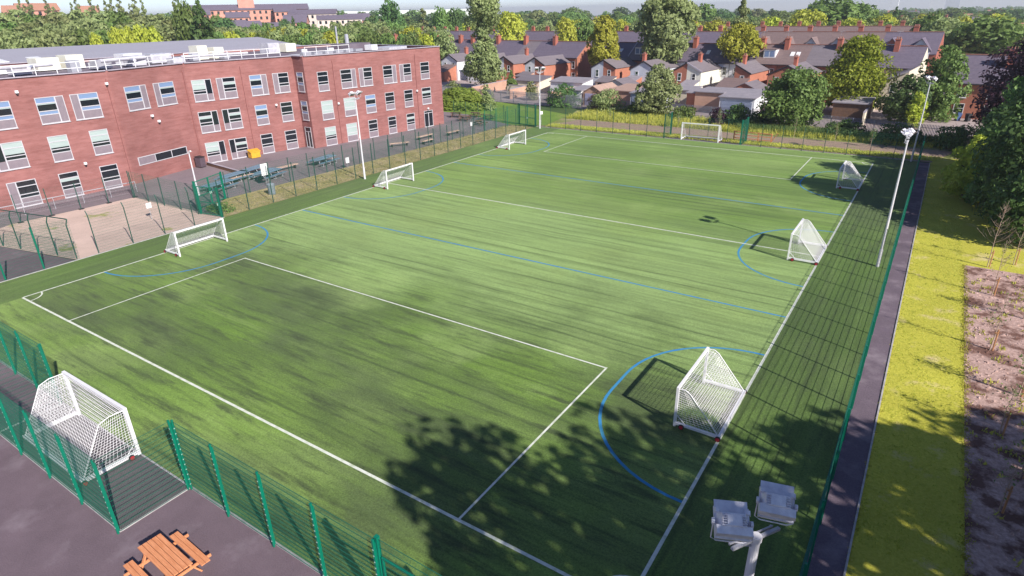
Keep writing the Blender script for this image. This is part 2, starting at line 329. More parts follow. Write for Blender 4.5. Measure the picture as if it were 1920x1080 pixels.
# turf: the middle is brushed across the pitch, the two long margins along it
tb = MB()
tb.poly([(0, -3.9, .02), (PW, -3.9, .02), (PW, 66.98, .02), (0, 66.98, .02)], 0)
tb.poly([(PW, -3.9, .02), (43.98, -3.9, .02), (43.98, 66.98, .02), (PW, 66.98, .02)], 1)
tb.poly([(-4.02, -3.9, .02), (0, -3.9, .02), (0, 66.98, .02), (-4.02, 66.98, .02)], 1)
struct(tb.build('artificial_turf', [TURF, TURF_E]))
def strip(b, pts, wd, z):
    pts = [Vector((*p, 0)) for p in pts]; k = len(pts); vs = []
    for i, p in enumerate(pts):
        d = (pts[min(i+1, k-1)] - pts[max(i-1, 0)]).normalized(); n = Vector((-d.y, d.x, 0)) * wd / 2
        vs += [(p.x - n.x, p.y - n.y, z), (p.x + n.x, p.y + n.y, z)]
    b.add(vs, [(2*i, 2*i+2, 2*i+3, 2*i+1) for i in range(k - 1)])
bl = MB(); Z = .024; LW = .13
def darc(cx, cy, sx, R=5.0, off=.83):
    p = [(cx + sx * R * math.sin(t), cy - off - R * math.cos(t)) for t in [math.pi / 2 * i / 14 for i in range(15)]]
    q = [(cx + sx * R * math.cos(t), cy + off + R * math.sin(t)) for t in [math.pi / 2 * i / 14 for i in range(15)]]
    return p + q
for k in (1, 3, 5):
    strip(bl, darc(.06, PL * k / 6, 1), LW, Z); strip(bl, darc(PW - .06, PL * k / 6, -1), LW, Z)
for k in (1, 2): strip(bl, [(.06, PL * k / 3), (PW - .06, PL * k / 3)], LW, Z)
struct(bl.build('blue_pitch_markings', BLUE_LINE))
wl = MB(); Z = .028; LW = .12
for a, b in ((((0, 0)), (PW, 0)), ((0, PL), (PW, PL))): strip(wl, [a, b], LW, Z)
for x in (0, PW): strip(wl, [(x, .06), (x, PL - .06)], LW, Z)
strip(wl, [(.06, PL / 2), (PW - .06, PL / 2)], LW, Z + .001)
xa, xb, pd = PW / 2 - 13.95, PW / 2 + 13.95, 11.33
for s, y0 in ((1, 0), (-1, PL)):
    for x in (xa, xb): strip(wl, [(x, y0 + s * .06), (x, y0 + s * (pd + .06))], .09, Z + .001)
    strip(wl, [(xa + .045, y0 + s * pd), (xb - .045, y0 + s * pd)], .09, Z + .002)
for cx, cy, a0 in ((0, 0, 0), (PW, 0, 90), (PW, PL, 180), (0, PL, 270)):
    strip(wl, [(cx + math.cos(rad(a0 + t)), cy + math.sin(rad(a0 + t))) for t in range(5, 90, 10)], .09, Z + .001)
struct(wl.build('white_pitch_markings', WHITE_LINE))

# ================================================================ FENCES
def panel_mesh(L, h, wm, step=.05, rail=.2, rv=.0021, rh=.0034, z0=.06):
    b = MB(); n = int(L / step)
    for i in range(n + 1):
        x = L * i / n; b.box((x - rv, -rv, z0), (x + rv, rv, h))
    k = int((h - z0) / rail)
    for j in range(k + 1):
        z = z0 + (h - z0) * j / k
        for s in (-1, 1): b.box((0, s * (rv + rh) - rh, z - rh), (L, s * (rv + rh) + rh, z + rh))
    return b
def fence(label, p0, p1, nb, h, pm=None, wm=None, pw=.06, crank=0, bolts=False, toprail=False, step=.05, skip=(), cat='fence', name='mesh_fence', rail=.2, plate=False, group=None, ends=(1, 1)):
    pm = pm or GREEN; wm = wm or GREEN_D
    d = Vector((p1[0] - p0[0], p1[1] - p0[1], 0)); L = d.length; bay = L / nb
    r = thing(name, label, cat, (p0[0], p0[1], 0), math.atan2(d.y, d.x), group)
    pan = None; post = None
    for i in range(nb + 1):
        if i < nb and i not in skip:
            if pan is None: pan = panel_mesh(bay, h - .03, wm, step, rail, .0014 if pm is GREEN_K else .0021, .0024 if pm is GREEN_K else .0036).build('mesh_panel', wm, r); o = pan
            else: o = pan.copy(); COL.objects.link(o); o.parent = r
            o.location = (i * bay, 0, 0)
        if (i == 0 and not ends[0]) or (i == nb and not ends[1]): continue
        if post is None:
            b = MB(); b.box((-pw / 2, -.045 - pw, 0), (pw / 2, -.045, h if not crank else h - .35), 0)
            if crank: b.obox((0, -.045 - pw / 2, h - .36), (0, -.045 - pw / 2 + crank, h), pw, pw * .8, 0)
            else: b.box((-pw / 2 - .004, -.049 - pw, h), (pw / 2 + .004, -.041, h + .02), 0)
            if bolts:
                for j in range(12): b.box((-.02, -.052 - pw, .25 + .22 * j), (.02, -.0452 - pw, .28 + .22 * j), 1)
                b.box((-pw / 2 - .012, -.0449, .1), (pw / 2 + .012, -.012, h - .1), 0)
            if plate: b.box((-.2, -.27, 0), (.2, .13, .05), 1)
            post = b.build('post', [pm, BOLT if bolts else BLACK], r); o = post
        else: o = post.copy(); COL.objects.link(o); o.parent = r
        o.location = (i * bay, 0, 0)
    if toprail: MB().box((0, -.09 + (crank or 0), h - .02), (L, -.03 + (crank or 0), h + .04)).build('top_rail', pm, r)
    return r
fence('green mesh fence between the big goal bay and the double gate', (24.8, -3.98), (34.5, -3.98), 4, 3.0, bolts=True)
fence('green mesh fence closing the back of the paved bay behind the big goal', (14.86, -6.42), (24.8, -6.42), 4, 3.0, bolts=True, ends=(1, 1))
fence('short green mesh fence beside the picnic table, at the side of the big goal bay', (24.82, -6.42), (24.82, -3.98), 1, 3.0, bolts=True, ends=(0, 1))
fence('short green mesh fence closing the big goal bay away from the picnic table', (14.84, -3.98), (14.84, -6.42), 1, 3.0, ends=(1, 0))
fence('green mesh fence running from the big goal bay to the white corner arc', (-4.0, -3.98), (14.8, -3.98), 8, 3.0, bolts=True, ends=(1, 1))
fence('green mesh fence from beside the double gate to the corner floodlight by the footpath', (38.3, -3.98), (43.98, -3.98), 2, 3.0, bolts=True)
fence('long green mesh fence between the pitch and the narrow asphalt footpath', (43.99, -3.9), (43.99, 66.98), 28, 3.0, ends=(0, 1))
fence('long dark green mesh fence between the pitch and the strip of dry grass', (-4.12, 66.9), (-4.12, 16.4), 20, 3.2, pm=GREEN_K, pw=.06)
fence('cranked-top grey green fence between the pitch and the sandy plot', (-4.12, 16.3), (-4.12, 6.4), 4, 3.2, pm=GREEN_K, crank=-.18, pw=.055, ends=(0, 1))
fence('green mesh fence at the pitch corner beside the dark yard by the sandy plot', (-4.12, 5.1), (-4.12, -3.9), 4, 3.0, pm=GREEN, pw=.07, bolts=True, ends=(0, 0))
fence('cranked-top fence with a top rail between the sandy plot and the dark yard', (-4.4, 4.95), (-16.4, 2.45), 6, 2.9, pm=GREEN_K, crank=-.15, toprail=True)
fence('freestanding mesh fence with base plates between the sandy plot and the school wall', (-18.3, 4.3), (-17.7, 15.9), 5, 2.4, pm=GREEN_K, plate=True, rail=.3, step=.08, wm=GREEN_K)
fence('dark green mesh fence along the end of the sandy plot by the blue tables', (-17.4, 15.75), (-6.9, 15.9), 4, 2.6, pm=GREEN_K)
fence('dark green mesh fence between the dry grass strip and the playground with blue tables', (-9.3, 20.2), (-8.6, 60.2), 17, 2.5, pm=GREEN_K, step=.06)
fence('green mesh fence where the dry grass strip ends, by the trimmed hedge and lawn', (-8.6, 60.4), (-7.6, 67.5), 3, 2.9, pm=GREEN)
fence('green mesh fence across the lawn edge, beyond the pitch corner with the thin floodlight', (-20.5, 68.5), (-7.7, 67.7), 5, 2.6, pm=GREEN_K, ends=(1, 0))
fence('green mesh fence between the pitch end and the rough grass', (-4.0, 67.02), (15.55, 67.02), 8, 3.0, pm=GREEN_K, pw=.055)
fence('green mesh fence from the far goal bay to the footpath, before the soil strip', (25.35, 67.02), (43.9, 67.02), 8, 2.7, pm=GREEN_K, pw=.055, ends=(0, 1))
fence('green mesh fence behind the far goal by the soil strip', (15.55, 69.6), (25.35, 69.6), 4, 2.6, pm=GREEN_K)
fence('short bright green fence at the side of the far goal bay facing the round tree', (15.55, 69.5), (15.55, 67.1), 1, 3.0, pm=GREEN, pw=.11)
fence('short bright green fence at the side of the far goal bay facing the timber rail', (25.35, 69.5), (25.35, 67.1), 1, 3.0, pm=GREEN, pw=.16, step=.03)
def gate(label, x0, y0, x1, y1, h, leaves=2, over=0):
    d = Vector((x1 - x0, y1 - y0, 0)); L = d.length; r = thing('mesh_gate', label, 'gate', (x0, y0, 0), math.atan2(d.y, d.x))
    for i in range(2):
        b = MB(); x = i * L; b.box((x - .055, -.055, 0), (x + .055, .055, h + over + .05)); b.box((x - .06, -.06, h + over + .05), (x + .06, .06, h + over + .08)); b.build('gate_post', GREEN, r)
    for i in range(leaves):
        a, c = .09 + i * (L - .18) / leaves + .01, .09 + (i + 1) * (L - .18) / leaves - .01
        b = MB()
        for x in (a + .03, c - .03): b.box((x - .03, -.03, .1), (x + .03, .03, h))
        for z in (.13, 1.15, h - .03): b.box((a + .06, -.028, z - .03), (c - .06, .028, z + .03))
        lf = b.build('gate_leaf', GREEN, r)
        pmh = panel_mesh(c - a - .12, h - .06, GREEN_D, z0=.16).build('mesh_panel', GREEN_D, lf); pmh.location = (a + .06, 0, 0)
        hb = MB(); hb.box((c - .12 if i == 0 else a + .04, -.07, 1.0), (c - .04 if i == 0 else a + .12, -.032, 1.22)); hb.build('latch', BOLT, lf)
    if over:
        pmh = panel_mesh(L - .11, over, GREEN_D, z0=.04).build('over_panel', GREEN_D, r); pmh.location = (.055, 0, h)
    return r
gate('green double mesh gate with a lower top rail, near the corner floodlight', 34.55, -3.95, 38.2, -3.95, 2.4, 2, .6)
gate('green mesh gate between the sandy plot fence and the dry grass strip', -6.75, 15.95, -4.3, 16.35, 2.5, 1)
gate('green mesh gate in the playground fence by the corner of the sandy plot', -8.1, 16.6, -9.3, 20.0, 2.5, 2)
gate('green mesh gate beside the pitch corner with the thin floodlight', -7.4, 67.6, -4.2, 67.1, 3.0, 2)

# ================================================================ GOALS
def net(b, q, su, sv, r):
    a, c, d, e = [Vector(p) for p in q]      # a->c along u (bottom), e->d along u (top), a->e along v
    P = lambda u, v: (a * (1-u) + c * u) * (1-v) + (e * (1-u) + d * u) * v
    nu = max(1, round(((c - a).length + (d - e).length) / 2 / su)); nv = max(1, round(((e - a).length + (d - c).length) / 2 / sv))
    for i in range(nu + 1): b.tube([P(i/nu, 0), P(i/nu, .5), P(i/nu, 1)] if 0 else [P(i/nu, 0), P(i/nu, 1)], r, 3, cap=False)
    for j in range(nv + 1): b.tube([P(0, j/nv), P(1, j/nv)], r, 3, cap=False)
def goal(label, W, Hh, D, dt, loc, rz, cell, sr, group, fr=.05, wheels=True):
    """origin: ground at the middle of the back bar; opening faces local +x"""
    r = thing('football_goal', label, 'goal', (*loc, .02), rz, group); hw = W / 2; z = .16
    b = MB()
    for s in (-1, 1): b.box((D - fr, s*hw - fr, .02), (D + fr, s*hw + fr, Hh + fr))
    b.box((D - fr, -hw + fr, Hh - fr), (D + fr, hw - fr, Hh + fr - .002)); b.build('goal_frame', WHITE, r)
    b = MB()
    for s in (-1, 1): b.box((.06, s*hw - fr*.9, z - fr), (D - fr - .002, s*hw + fr*.9, z + fr))
    b.box((-.05, -hw - fr*.9, z - fr - .01), (.058, hw + fr*.9, z + fr + .01)); b.build('base_bar', WHITE, r)
    for s in (-1, 1):
        b = MB(); y = s * hw
        b.tube([(D - fr, y, Hh - .02), (D - dt * .6, y, Hh), (D - dt, y, Hh - .12), (.04, y, z + .05)], .022, 6)
        b.tube([(D - fr, y, z + .4), (D - .42, y, z + .05)], .016, 6); b.build('net_support', WHITE, r)
    b = MB(); T = (D - dt, Hh - .12)
    for s in (-1, 1):
        y = s * hw; net(b, [(.04, y, z), (D, y, z), (D, y, Hh), (T[0], y, T[1])], cell, cell, sr)
    net(b, [(.04, -hw, z), (.04, hw, z), (T[0], hw, T[1]), (T[0], -hw, T[1])], cell, cell, sr)
    net(b, [(T[0], -hw, T[1]), (T[0], hw, T[1]), (D, hw, Hh), (D, -hw, Hh)], cell, cell, sr)
    b.build('net', NET, r)
    if wheels:
        for s in (-1, 1):
            for x in (.02, D - .3):
                wb = MB(); y = s * (hw + .09)
                wb.tube([(x, y - s*.035, .11), (x, y + s*.035, .11)], .11, 14, 1); wo = wb.build('wheel', [REDW, BLACK], r)
                MB().tube([(x, y - s*.038, .11), (x, y + s*.05, .11)], .082, 12, 0).build('rim', REDW, wo)
    return r
G6 = 'small white five-a-side goals along the two long sides'
for k, yy, lb in ((1, 10.95, 'small white goal on the school side, closest to the corner arc'), (3, 31.9, 'small white goal on the school side beside the thin floodlight at halfway'), (5, 53.1, 'small white goal on the school side, closest to the hedge')):
    goal(lb, 3.72, 1.8, 1.78, .5, (-.03, yy), 0, .115, .0065, G6)
for k, yy, lb in ((1, 10.6, 'small white goal on the footpath side with tree shade beside it, largest of its row'), (3, 31.95, 'small white goal on the footpath side, beside the floodlight halfway along'), (5, 52.9, 'small white goal standing in the tree shade on the footpath side')):
    goal(lb, 3.72, 1.8, 1.78, .5, (40.0, yy), math.pi, .115, .0065, G6)
goal('large white goal with red wheels in the paved bay behind the green fence', 4.9, 2.13, 2.0, .95, (18.9, -6.0), math.pi / 2, .115, .0085, 'large white goals at the two ends', .06)
goal('large white goal at the far end in front of the soil strip', 4.7, 2.13, 1.8, .6, (20.15, 68.85), -math.pi / 2, .13, .006, 'large white goals at the two ends', .06)

# ================================================================ FLOODLIGHTS
def head(b, bg_, c, aim, side):
    """c: centre; aim: horizontal unit vector; side: unit vector along the crossbar; housing, glass"""
    c = Vector(c); A = Vector(aim); Sd = Vector(side); up = Vector((0, 0, 1))
    n = (A * .55 + up * -.83).normalized(); t = Sd.cross(n).normalized()
    if t.z < 0: t = -t
    def blk(p, w1, h1, w2, h2, dep, mb, mi=0, k=1.22):
        """frustum: w1 x h1 at p, w2 x h2 at p - n*dep"""
        w1, h1, w2, h2, dep = w1*k, h1*k, w2*k, h2*k, dep*k; p = c + (p - c) * k
        q = p - n * dep
        vs = [p + Sd*sx*w1/2 + t*sy*h1/2 for sx, sy in ((-1,-1),(1,-1),(1,1),(-1,1))] + [q + Sd*sx*w2/2 + t*sy*h2/2 for sx, sy in ((-1,-1),(1,-1),(1,1),(-1,1))]
        mb.add(vs, [(0,1,2,3),(7,6,5,4),(0,4,5,1),(1,5,6,2),(2,6,7,3),(3,7,4,0)], mi)
    blk(c, .44, .40, .44, .40, .05, b)                    # front rim
    blk(c - n*.052 - t*.02, .40, .32, .28, .2, .16, b)      # reflector housing
    blk(c - n*.1 - t*.12, .46, .13, .44, .11, .12, b)       # ballast box below
    blk(c - n*.213, .2, .16, .18, .14, .05, b)
    blk(c - n*.02 + t*.245, .42, .09, .42, .09, .012, b)    # visor lip
    for q_ in range(5): blk(c - n*.225 + t*(.05 - .03*q_), .30, .008, .30, .008, .03, b)    # cooling fins
    blk(c - n*.11 + t*.13 + Sd*.19, .07, .07, .05, .05, .05, b); blk(c - n*.11 + t*.13 - Sd*.19, .07, .07, .05, .05, .05, b)
    for s in (-1, 1):
        b.tube([c + Sd*s*.285 - n*.1, c + Sd*s*.29 - n*.09 - up*.34, c + Sd*s*.21 - n*.09 - up*.39, c - n*.09 - up*.39], .011, 4)
        b.tube([c + Sd*s*.27 - n*.1, c + Sd*s*.31 - n*.1], .055, 8)
    blk(c + n*.006, .36, .31, .36, .31, .004, bg_)
def floodlight(label, x, y, aimdeg, h=8.0, r0_=.10, r1=.048, ha=(-8, 8)):
    r = thing('floodlight_mast', label, 'floodlight', (x, y, 0), rad(aimdeg) )   # local +x = aim, local y = crossbar
    b = MB(); b.tube([(0, 0, 0), (0, 0, 1.2)], r0_ * 1.05, 12); b.tube([(0, 0, 1.2), (0, 0, h)], r0_ * .85, 12, r2=r1)
    b.tube([(0, 0, h - .02), (0, 0, h + .08)], r1 * 1.25, 10)
    for z in (.35, 4.2): b.box((-.02, -r0_ - .01, z), (.02, -r0_ * .6, z + .35))
    b.tube([(-.02, -.05, h - .9), (-.01, -.085, h - .9)], .02, 6)
    b.build('mast', PALE, r)
    b = MB(); b.obox((0, -.5, h + .02), (0, .5, h + .02), .06, .045)
    for s in (-1, 1): b.obox((0, s * .03, h - .12), (.12, s * .45, h + .0), .03, .03)
    b.obox((.1, -.46, h + .0), (.1, .46, h + .0), .03, .03); b.build('crossbar', GALV, r)
    for s in (-1, 1):
        hb, gb = MB(), MB(); a_ = rad(ha[0] if s < 0 else ha[1]); head(hb, gb, (.12, s * .47, h + .42), (math.cos(a_), math.sin(a_), 0), (-math.sin(a_), math.cos(a_), 0))
        ho = hb.build('lamp_head', GALV_L, r); gb.build('lamp_glass', LENS, ho)
    return r
floodlight('twin floodlight mast standing in the corner by the double gate, lamps seen from above', 43.40, -3.60, 148, 7.62, .11, .075, (-44, -34))
floodlight('twin floodlight mast by the footpath fence, halfway along the pitch', 43.35, 31.8, 176)
floodlight('twin floodlight mast at the far corner in front of the tall green shrubby tree', 43.3, 66.6, 214)
floodlight('twin floodlight mast by the school-side fence at halfway', -3.25, 31.9, 2)
floodlight('thin floodlight mast at the far corner near the trimmed hedge', -2.75, 65.9, -42, 7.7)

# ================================================================ PICNIC TABLE (orange) AND YARD FURNITURE
def picnic_table(name, label, loc, rz, m, L=1.8, group=None, seatm=None):
    r = thing(name, label, 'picnic table', loc, rz, group)
    b = MB()
    for i in range(5): y = -.34 + i * .142; b.box((-L/2, y, .72), (L/2, y + .126, .76))
    b.build('table_top', m, r)
    for s in (-1, 1):
        b = MB()
        for i in range(2): y = s * .70 - .14 + i * .145; b.box((-L/2, y, .42), (L/2, y + .13, .455))
        b.build('seat', m, r)
    for s in (-1, 1):
        x = s * (L/2 - .3); b = MB()
        for t in (-1, 1): b.obox((x, t * .22, .7), (x, t * .62, .0), .045, .1, up=(1, 0, 0))
        b.box((x + .024, -.98, .33), (x + .069, .98, .42)); b.box((x + .024, -.34, .63), (x + .069, .34, .719)); b.build('trestle', m, r)
    return r
picnic_table('picnic_table', 'orange stained timber picnic table on the mauve asphalt by the green fence', (27.83, -6.44, 0), rad(-3), WOODO, 1.95)
def dining_table(label, loc, rz):
    r = thing('outdoor_table', label, 'table', loc, rz, 'blue outdoor tables on the playground')
    MB().box((-1.6, -.55, .70), (1.6, .55, .75)).build('table_top', BLUE_T, r)
    for s in (-1, 1): MB().box((-1.6, s * .95 - .17, .42), (1.6, s * .95 + .17, .46)).build('seat', BLUE_T, r)
    for x in (-1.1, 0, 1.1):
        b = MB()
        for s in (-1, 1): b.tube([(x, s * .3, .69), (x, s * .55, .05), (x, s * .95, .03), (x, s * .95, .41)], .025, 5)
        b.build('leg', PALE, r)
for (px, D, rz, lb) in ((408, 66.3, 100, 'long blue table on the playground beside the white lamp post'), (440, 69.5, 100, 'blue table on the playground, second from the white lamp post'), (505, 69.0, 104, 'blue table on the playground near the grey litter bin'), (480, 71.5, 104, 'blue table nearest the yellow grit box'), (612, 73.6, 98, 'blue table on the playground facing the recessed school entrance')):
    x, y = at(px, D, 340); dining_table(lb, (x, y, 0), rad(rz))
x, y = at(470, 80.0, 296)
b = MB(); b.prism([(-.55, -.4), (.55, -.4), (.62, .4), (-.62, .4)], .06, .75); r = thing('grit_box', 'yellow grit box against the brick school wall', 'grit box', (-22.9, 32.9, 0), rad(80)); b.build('bin_body', YELL, r)
MB().slabz((-.64, -.44, .80), (.64, -.44, .80), (.66, .44, 1.0), (-.66, .44, 1.0), .08).build('lid', YELL, r)
r = thing('litter_bin', 'grey litter bin behind the dry grass strip fence', 'bin', (-6.7, 23.2, 0)); MB().tube([(0, 0, .05), (0, 0, 1.0)], .32, 12, r2=.36).build('bin_body', mat('bin_grey', (.20, .24, .27)), r); MB().tube([(0, 0, 1.0), (0, 0, 1.1)], .37, 12, r2=.2).build('lid', mat('bin_lid', (.28, .32, .36)), r)
r = thing('wheelie_bin', 'dark wheeled bin standing against the school wall', 'bin', (-23.9, 26.6, 0), rad(-80)); MB().box((-.35, -.4, .1), (.35, .4, 1.15)).build('bin_body', mat('bin_dark', (.10, .07, .09)), r); MB().slabz((-.38, -.44, 1.26), (.38, -.44, 1.26), (.38, .44, 1.2), (-.38, .44, 1.2), .06).build('lid', BLACK, r)
r = thing('lamp_post', 'short white lamp post on the playground by the sandy plot corner', 'lamp post', (-12.4, 19.2, 0)); MB().tube([(0, 0, 0), (0, 0, 1.0)], .16, 10).tube([(0, 0, 1.0), (0, 0, 4.1)], .075, 8, r2=.05).build('post', PALE, r)
hb = MB(); hb.tube([(0, 0, 4.1), (.15, 0, 4.3), (.38, 0, 4.33)], .07, 8); hb.build('lamp_head', WHITE, r)
def sign(label, x, y, z, rz, wd, hg, m=None):
    r = thing('notice_board', label, 'sign', (x, y, 0), rad(rz)); MB().box((-wd/2, -.012, z), (wd/2, .012, z + hg)).build('sign_plate', m or WHITE, r)
    MB().tube([(0, .035, 0), (0, .035, z + hg)], .02, 5).build('post', GALV, r)
sign('small white notice on the fence of the sandy plot', -9.0, 12.9, 1.0, 95, .45, .45); sign('tall white board between the blue tables behind the fence', -9.9, 25.0, 1.1, 85, .75, 1.15)
sign('small white notice on the playground fence behind the thin halfway mast', -8.5, 34.5, .6, 85, .45, .6); sign('white notice near the bicycle shelter side of the school end', -8.3, 57.0, 1.3, 80, .4, .5); sign('white notice on the fence beside the far corner gate', -3.9, 68.3, 1.6, 60, .4, .45)
for (x, y, l, rz, lb) in ((-14.2, 25.2, 2.6, 88, 'pale timber bench on the playground between the blue tables'), (-14.0, 30.5, 3.0, 88, 'long pale timber bench on the playground near the grit box'), (-12.0, 46.5, 2.6, 60, 'pale timber bench on the playground below the school windows'), (-10.0, 49.6, 2.0, 88, 'pale timber bench by the dry grass fence'), (-12.5, 52.0, 3.0, 88, 'pale timber bench before the school door'), (-11.0, 56.2, 2.5, 88, 'pale timber bench closest to the picnic tables')):
    r = thing('bench', lb, 'bench', (x, y, 0), rad(rz)); MB().box((-l/2, -.22, .4), (l/2, .22, .47)).build('seat', mat('bench_wood', (.62, .42, .33)) if 'bench_wood' not in bpy.data.materials else bpy.data.materials['bench_wood'], r)
    for s in (-1, 1): MB().box((s*l*.38 - .05, -.18, 0), (s*l*.38 + .05, .18, .4)).build('leg', BLACK, r)
for i, (x, y, rz, lb) in enumerate(((-16.8, 66.5, 15, 'brown picnic table by the end wall of the school'), (-14.2, 69.0, 10, 'brown picnic table between the hedge and the lawn fence'), (-17.5, 70.2, 0, 'brown picnic table in the shade of the hedge'), (-12.2, 64.2, 80, 'brown picnic table at the edge of the playground beside the lawn'), (-20.5, 68.9, 30, 'brown picnic table tucked behind the school end wall'))):
    picnic_table('picnic_table', lb, (x, y, 0), rad(rz), WOODB, 1.8, 'brown picnic tables beyond the school')
r = thing('ramp_wall', 'low dark brown wall of the ramp by the brick school wall', 'wall', (-24.3, 27.6, 0)); MB().obox((0, 0, .17), (7.4, -.9, .17), .18, .34).build('wall', WOODB, r); MB().obox((0, 0, .37), (7.4, -.9, .37), .24, .05).build('coping', COPING, r)
fence('low galvanised mesh railing between the school wall and the sandy plot', (-20.8, 3.2), (-19.4, 17.0), 6, 1.05, pm=GALV, wm=GALV, pw=.045, toprail=True, step=.12, rail=.45, name='mesh_railing', cat='railing')
BIN = [mat('bin_green', (.03, .09, .05)), mat('bin_black', (.03, .03, .035)), mat('bin_blue', (.05, .10, .25))]
for i, (x, y, c, lb) in enumerate(((-36.2, 106.5, 1, 'black wheeled bin in the yard beside the poplar'), (-35.2, 106.3, 0, 'green wheeled bin in the yard beside the poplar'), (1.2, 103.0, 1, 'black wheeled bin in the yard of the grey winged house'), (10.6, 99.5, 0, 'green wheeled bin by the ivory wing'), (11.5, 99.4, 1, 'black wheeled bin by the ivory wing'), (-14.5, 96.5, 0, 'green wheeled bin by the brick yard wall'), (47.2, 98.6, 2, 'blue wheeled bin before the wide brick house'), (48.4, 98.4, 1, 'black wheeled bin before the wide brick house'))):
    r = thing('wheelie_bin', lb, 'bin', (x, y, 0), .1 * i); MB().add([(-.22, -.25, .08), (.22, -.25, .08), (.22, .25, .08), (-.22, .25, .08), (-.29, -.34, 1.0), (.29, -.34, 1.0), (.29, .34, 1.0), (-.29, .34, 1.0)], [(0,3,2,1), (4,5,6,7), (0,1,5,4), (1,2,6,5), (2,3,7,6), (3,0,4,7)]).build('bin_body', BIN[c], r)
    MB().slabz((-.31, -.38, 1.06), (.31, -.38, 1.06), (.31, .36, 1.12), (-.31, .36, 1.12), .055).build('lid', BIN[c], r); MB().tube([(-.24, .3, .1), (-.18, .3, .1)], .1, 8).tube([(.18, .3, .1), (.24, .3, .1)], .1, 8).build('wheels', BLACK, r)
# timber rail beyond the far goal bay
r = thing('timber_rail', 'orange timber knee rail beside the far goal bay', 'rail fence', (23.6, 70.2, 0), rad(-4))
for x in (0, 1.5, 3.0, 4.6): MB().box((x - .07, -.07, 0), (x + .07, .07, 1.15)).build('post', WOODO, r)
for z in (.3, .7, 1.1): MB().box((0, -.1, z - .05), (4.6, -.071, z + .05)).build('rail', WOODO, r)
MB().obox((4.6, 0, .1), (5.3, -.1, 1.3), .08, .08).build('brace', WOODO, r)

# ================================================================ SCHOOL
HB = 11.05
PA0, PA1, PB1, PC1, PD0, PD1 = (-24.6, -26), (-22.95, 18.8), (-25.0, 27.7), (-22.8, 40.4), (-20.75, 40.3), (-18.05, 62.9)
school = thing('school_building', 'three storey red brick school with grey framed windows and plant on its flat roof', 'school', (0, 0, 0))
b = MB()
BK = [(-43, 66), (-46, 40), (-50, -26)]
foot = [PA0, PA1, PB1, PC1, PD0, PD1] + BK
for i in range(len(foot)):
    p, q = foot[i], foot[(i + 1) % len(foot)]
    b.add([(*p, 0), (*q, 0), (*q, HB), (*p, HB)], [(0, 1, 2, 3)])
b.build('wall', BRICK, school)
b = MB(); b.poly([(x, y, HB - .35) for x, y in foot]); b.build('roof', FLATROOF, school)
b = MB()
for i in range(len(foot)):
    p, q = Vector((*foot[i], HB + .03)), Vector((*foot[(i + 1) % len(foot)], HB + .03)); d = (q - p).normalized()
    b.obox(p + d * .12, q - d * .12, .34, .08 + .004 * (i % 3))
b.build('coping', COPING, school)
class Plane:
    def __init__(s, p, q):
        s.p = Vector((*p, 0)); s.d = (Vector((*q, 0)) - s.p).normalized(); s.n = Vector((s.d.y, -s.d.x, 0)); s.L = (Vector((*q, 0)) - s.p).length
    def rz(s): return math.atan2(s.d.y, s.d.x)
def vbox(b, x0, x1, z0, z1, y0, y1, mi=0): b.box((x0, y0, z0), (x1, y1, z1), mi)
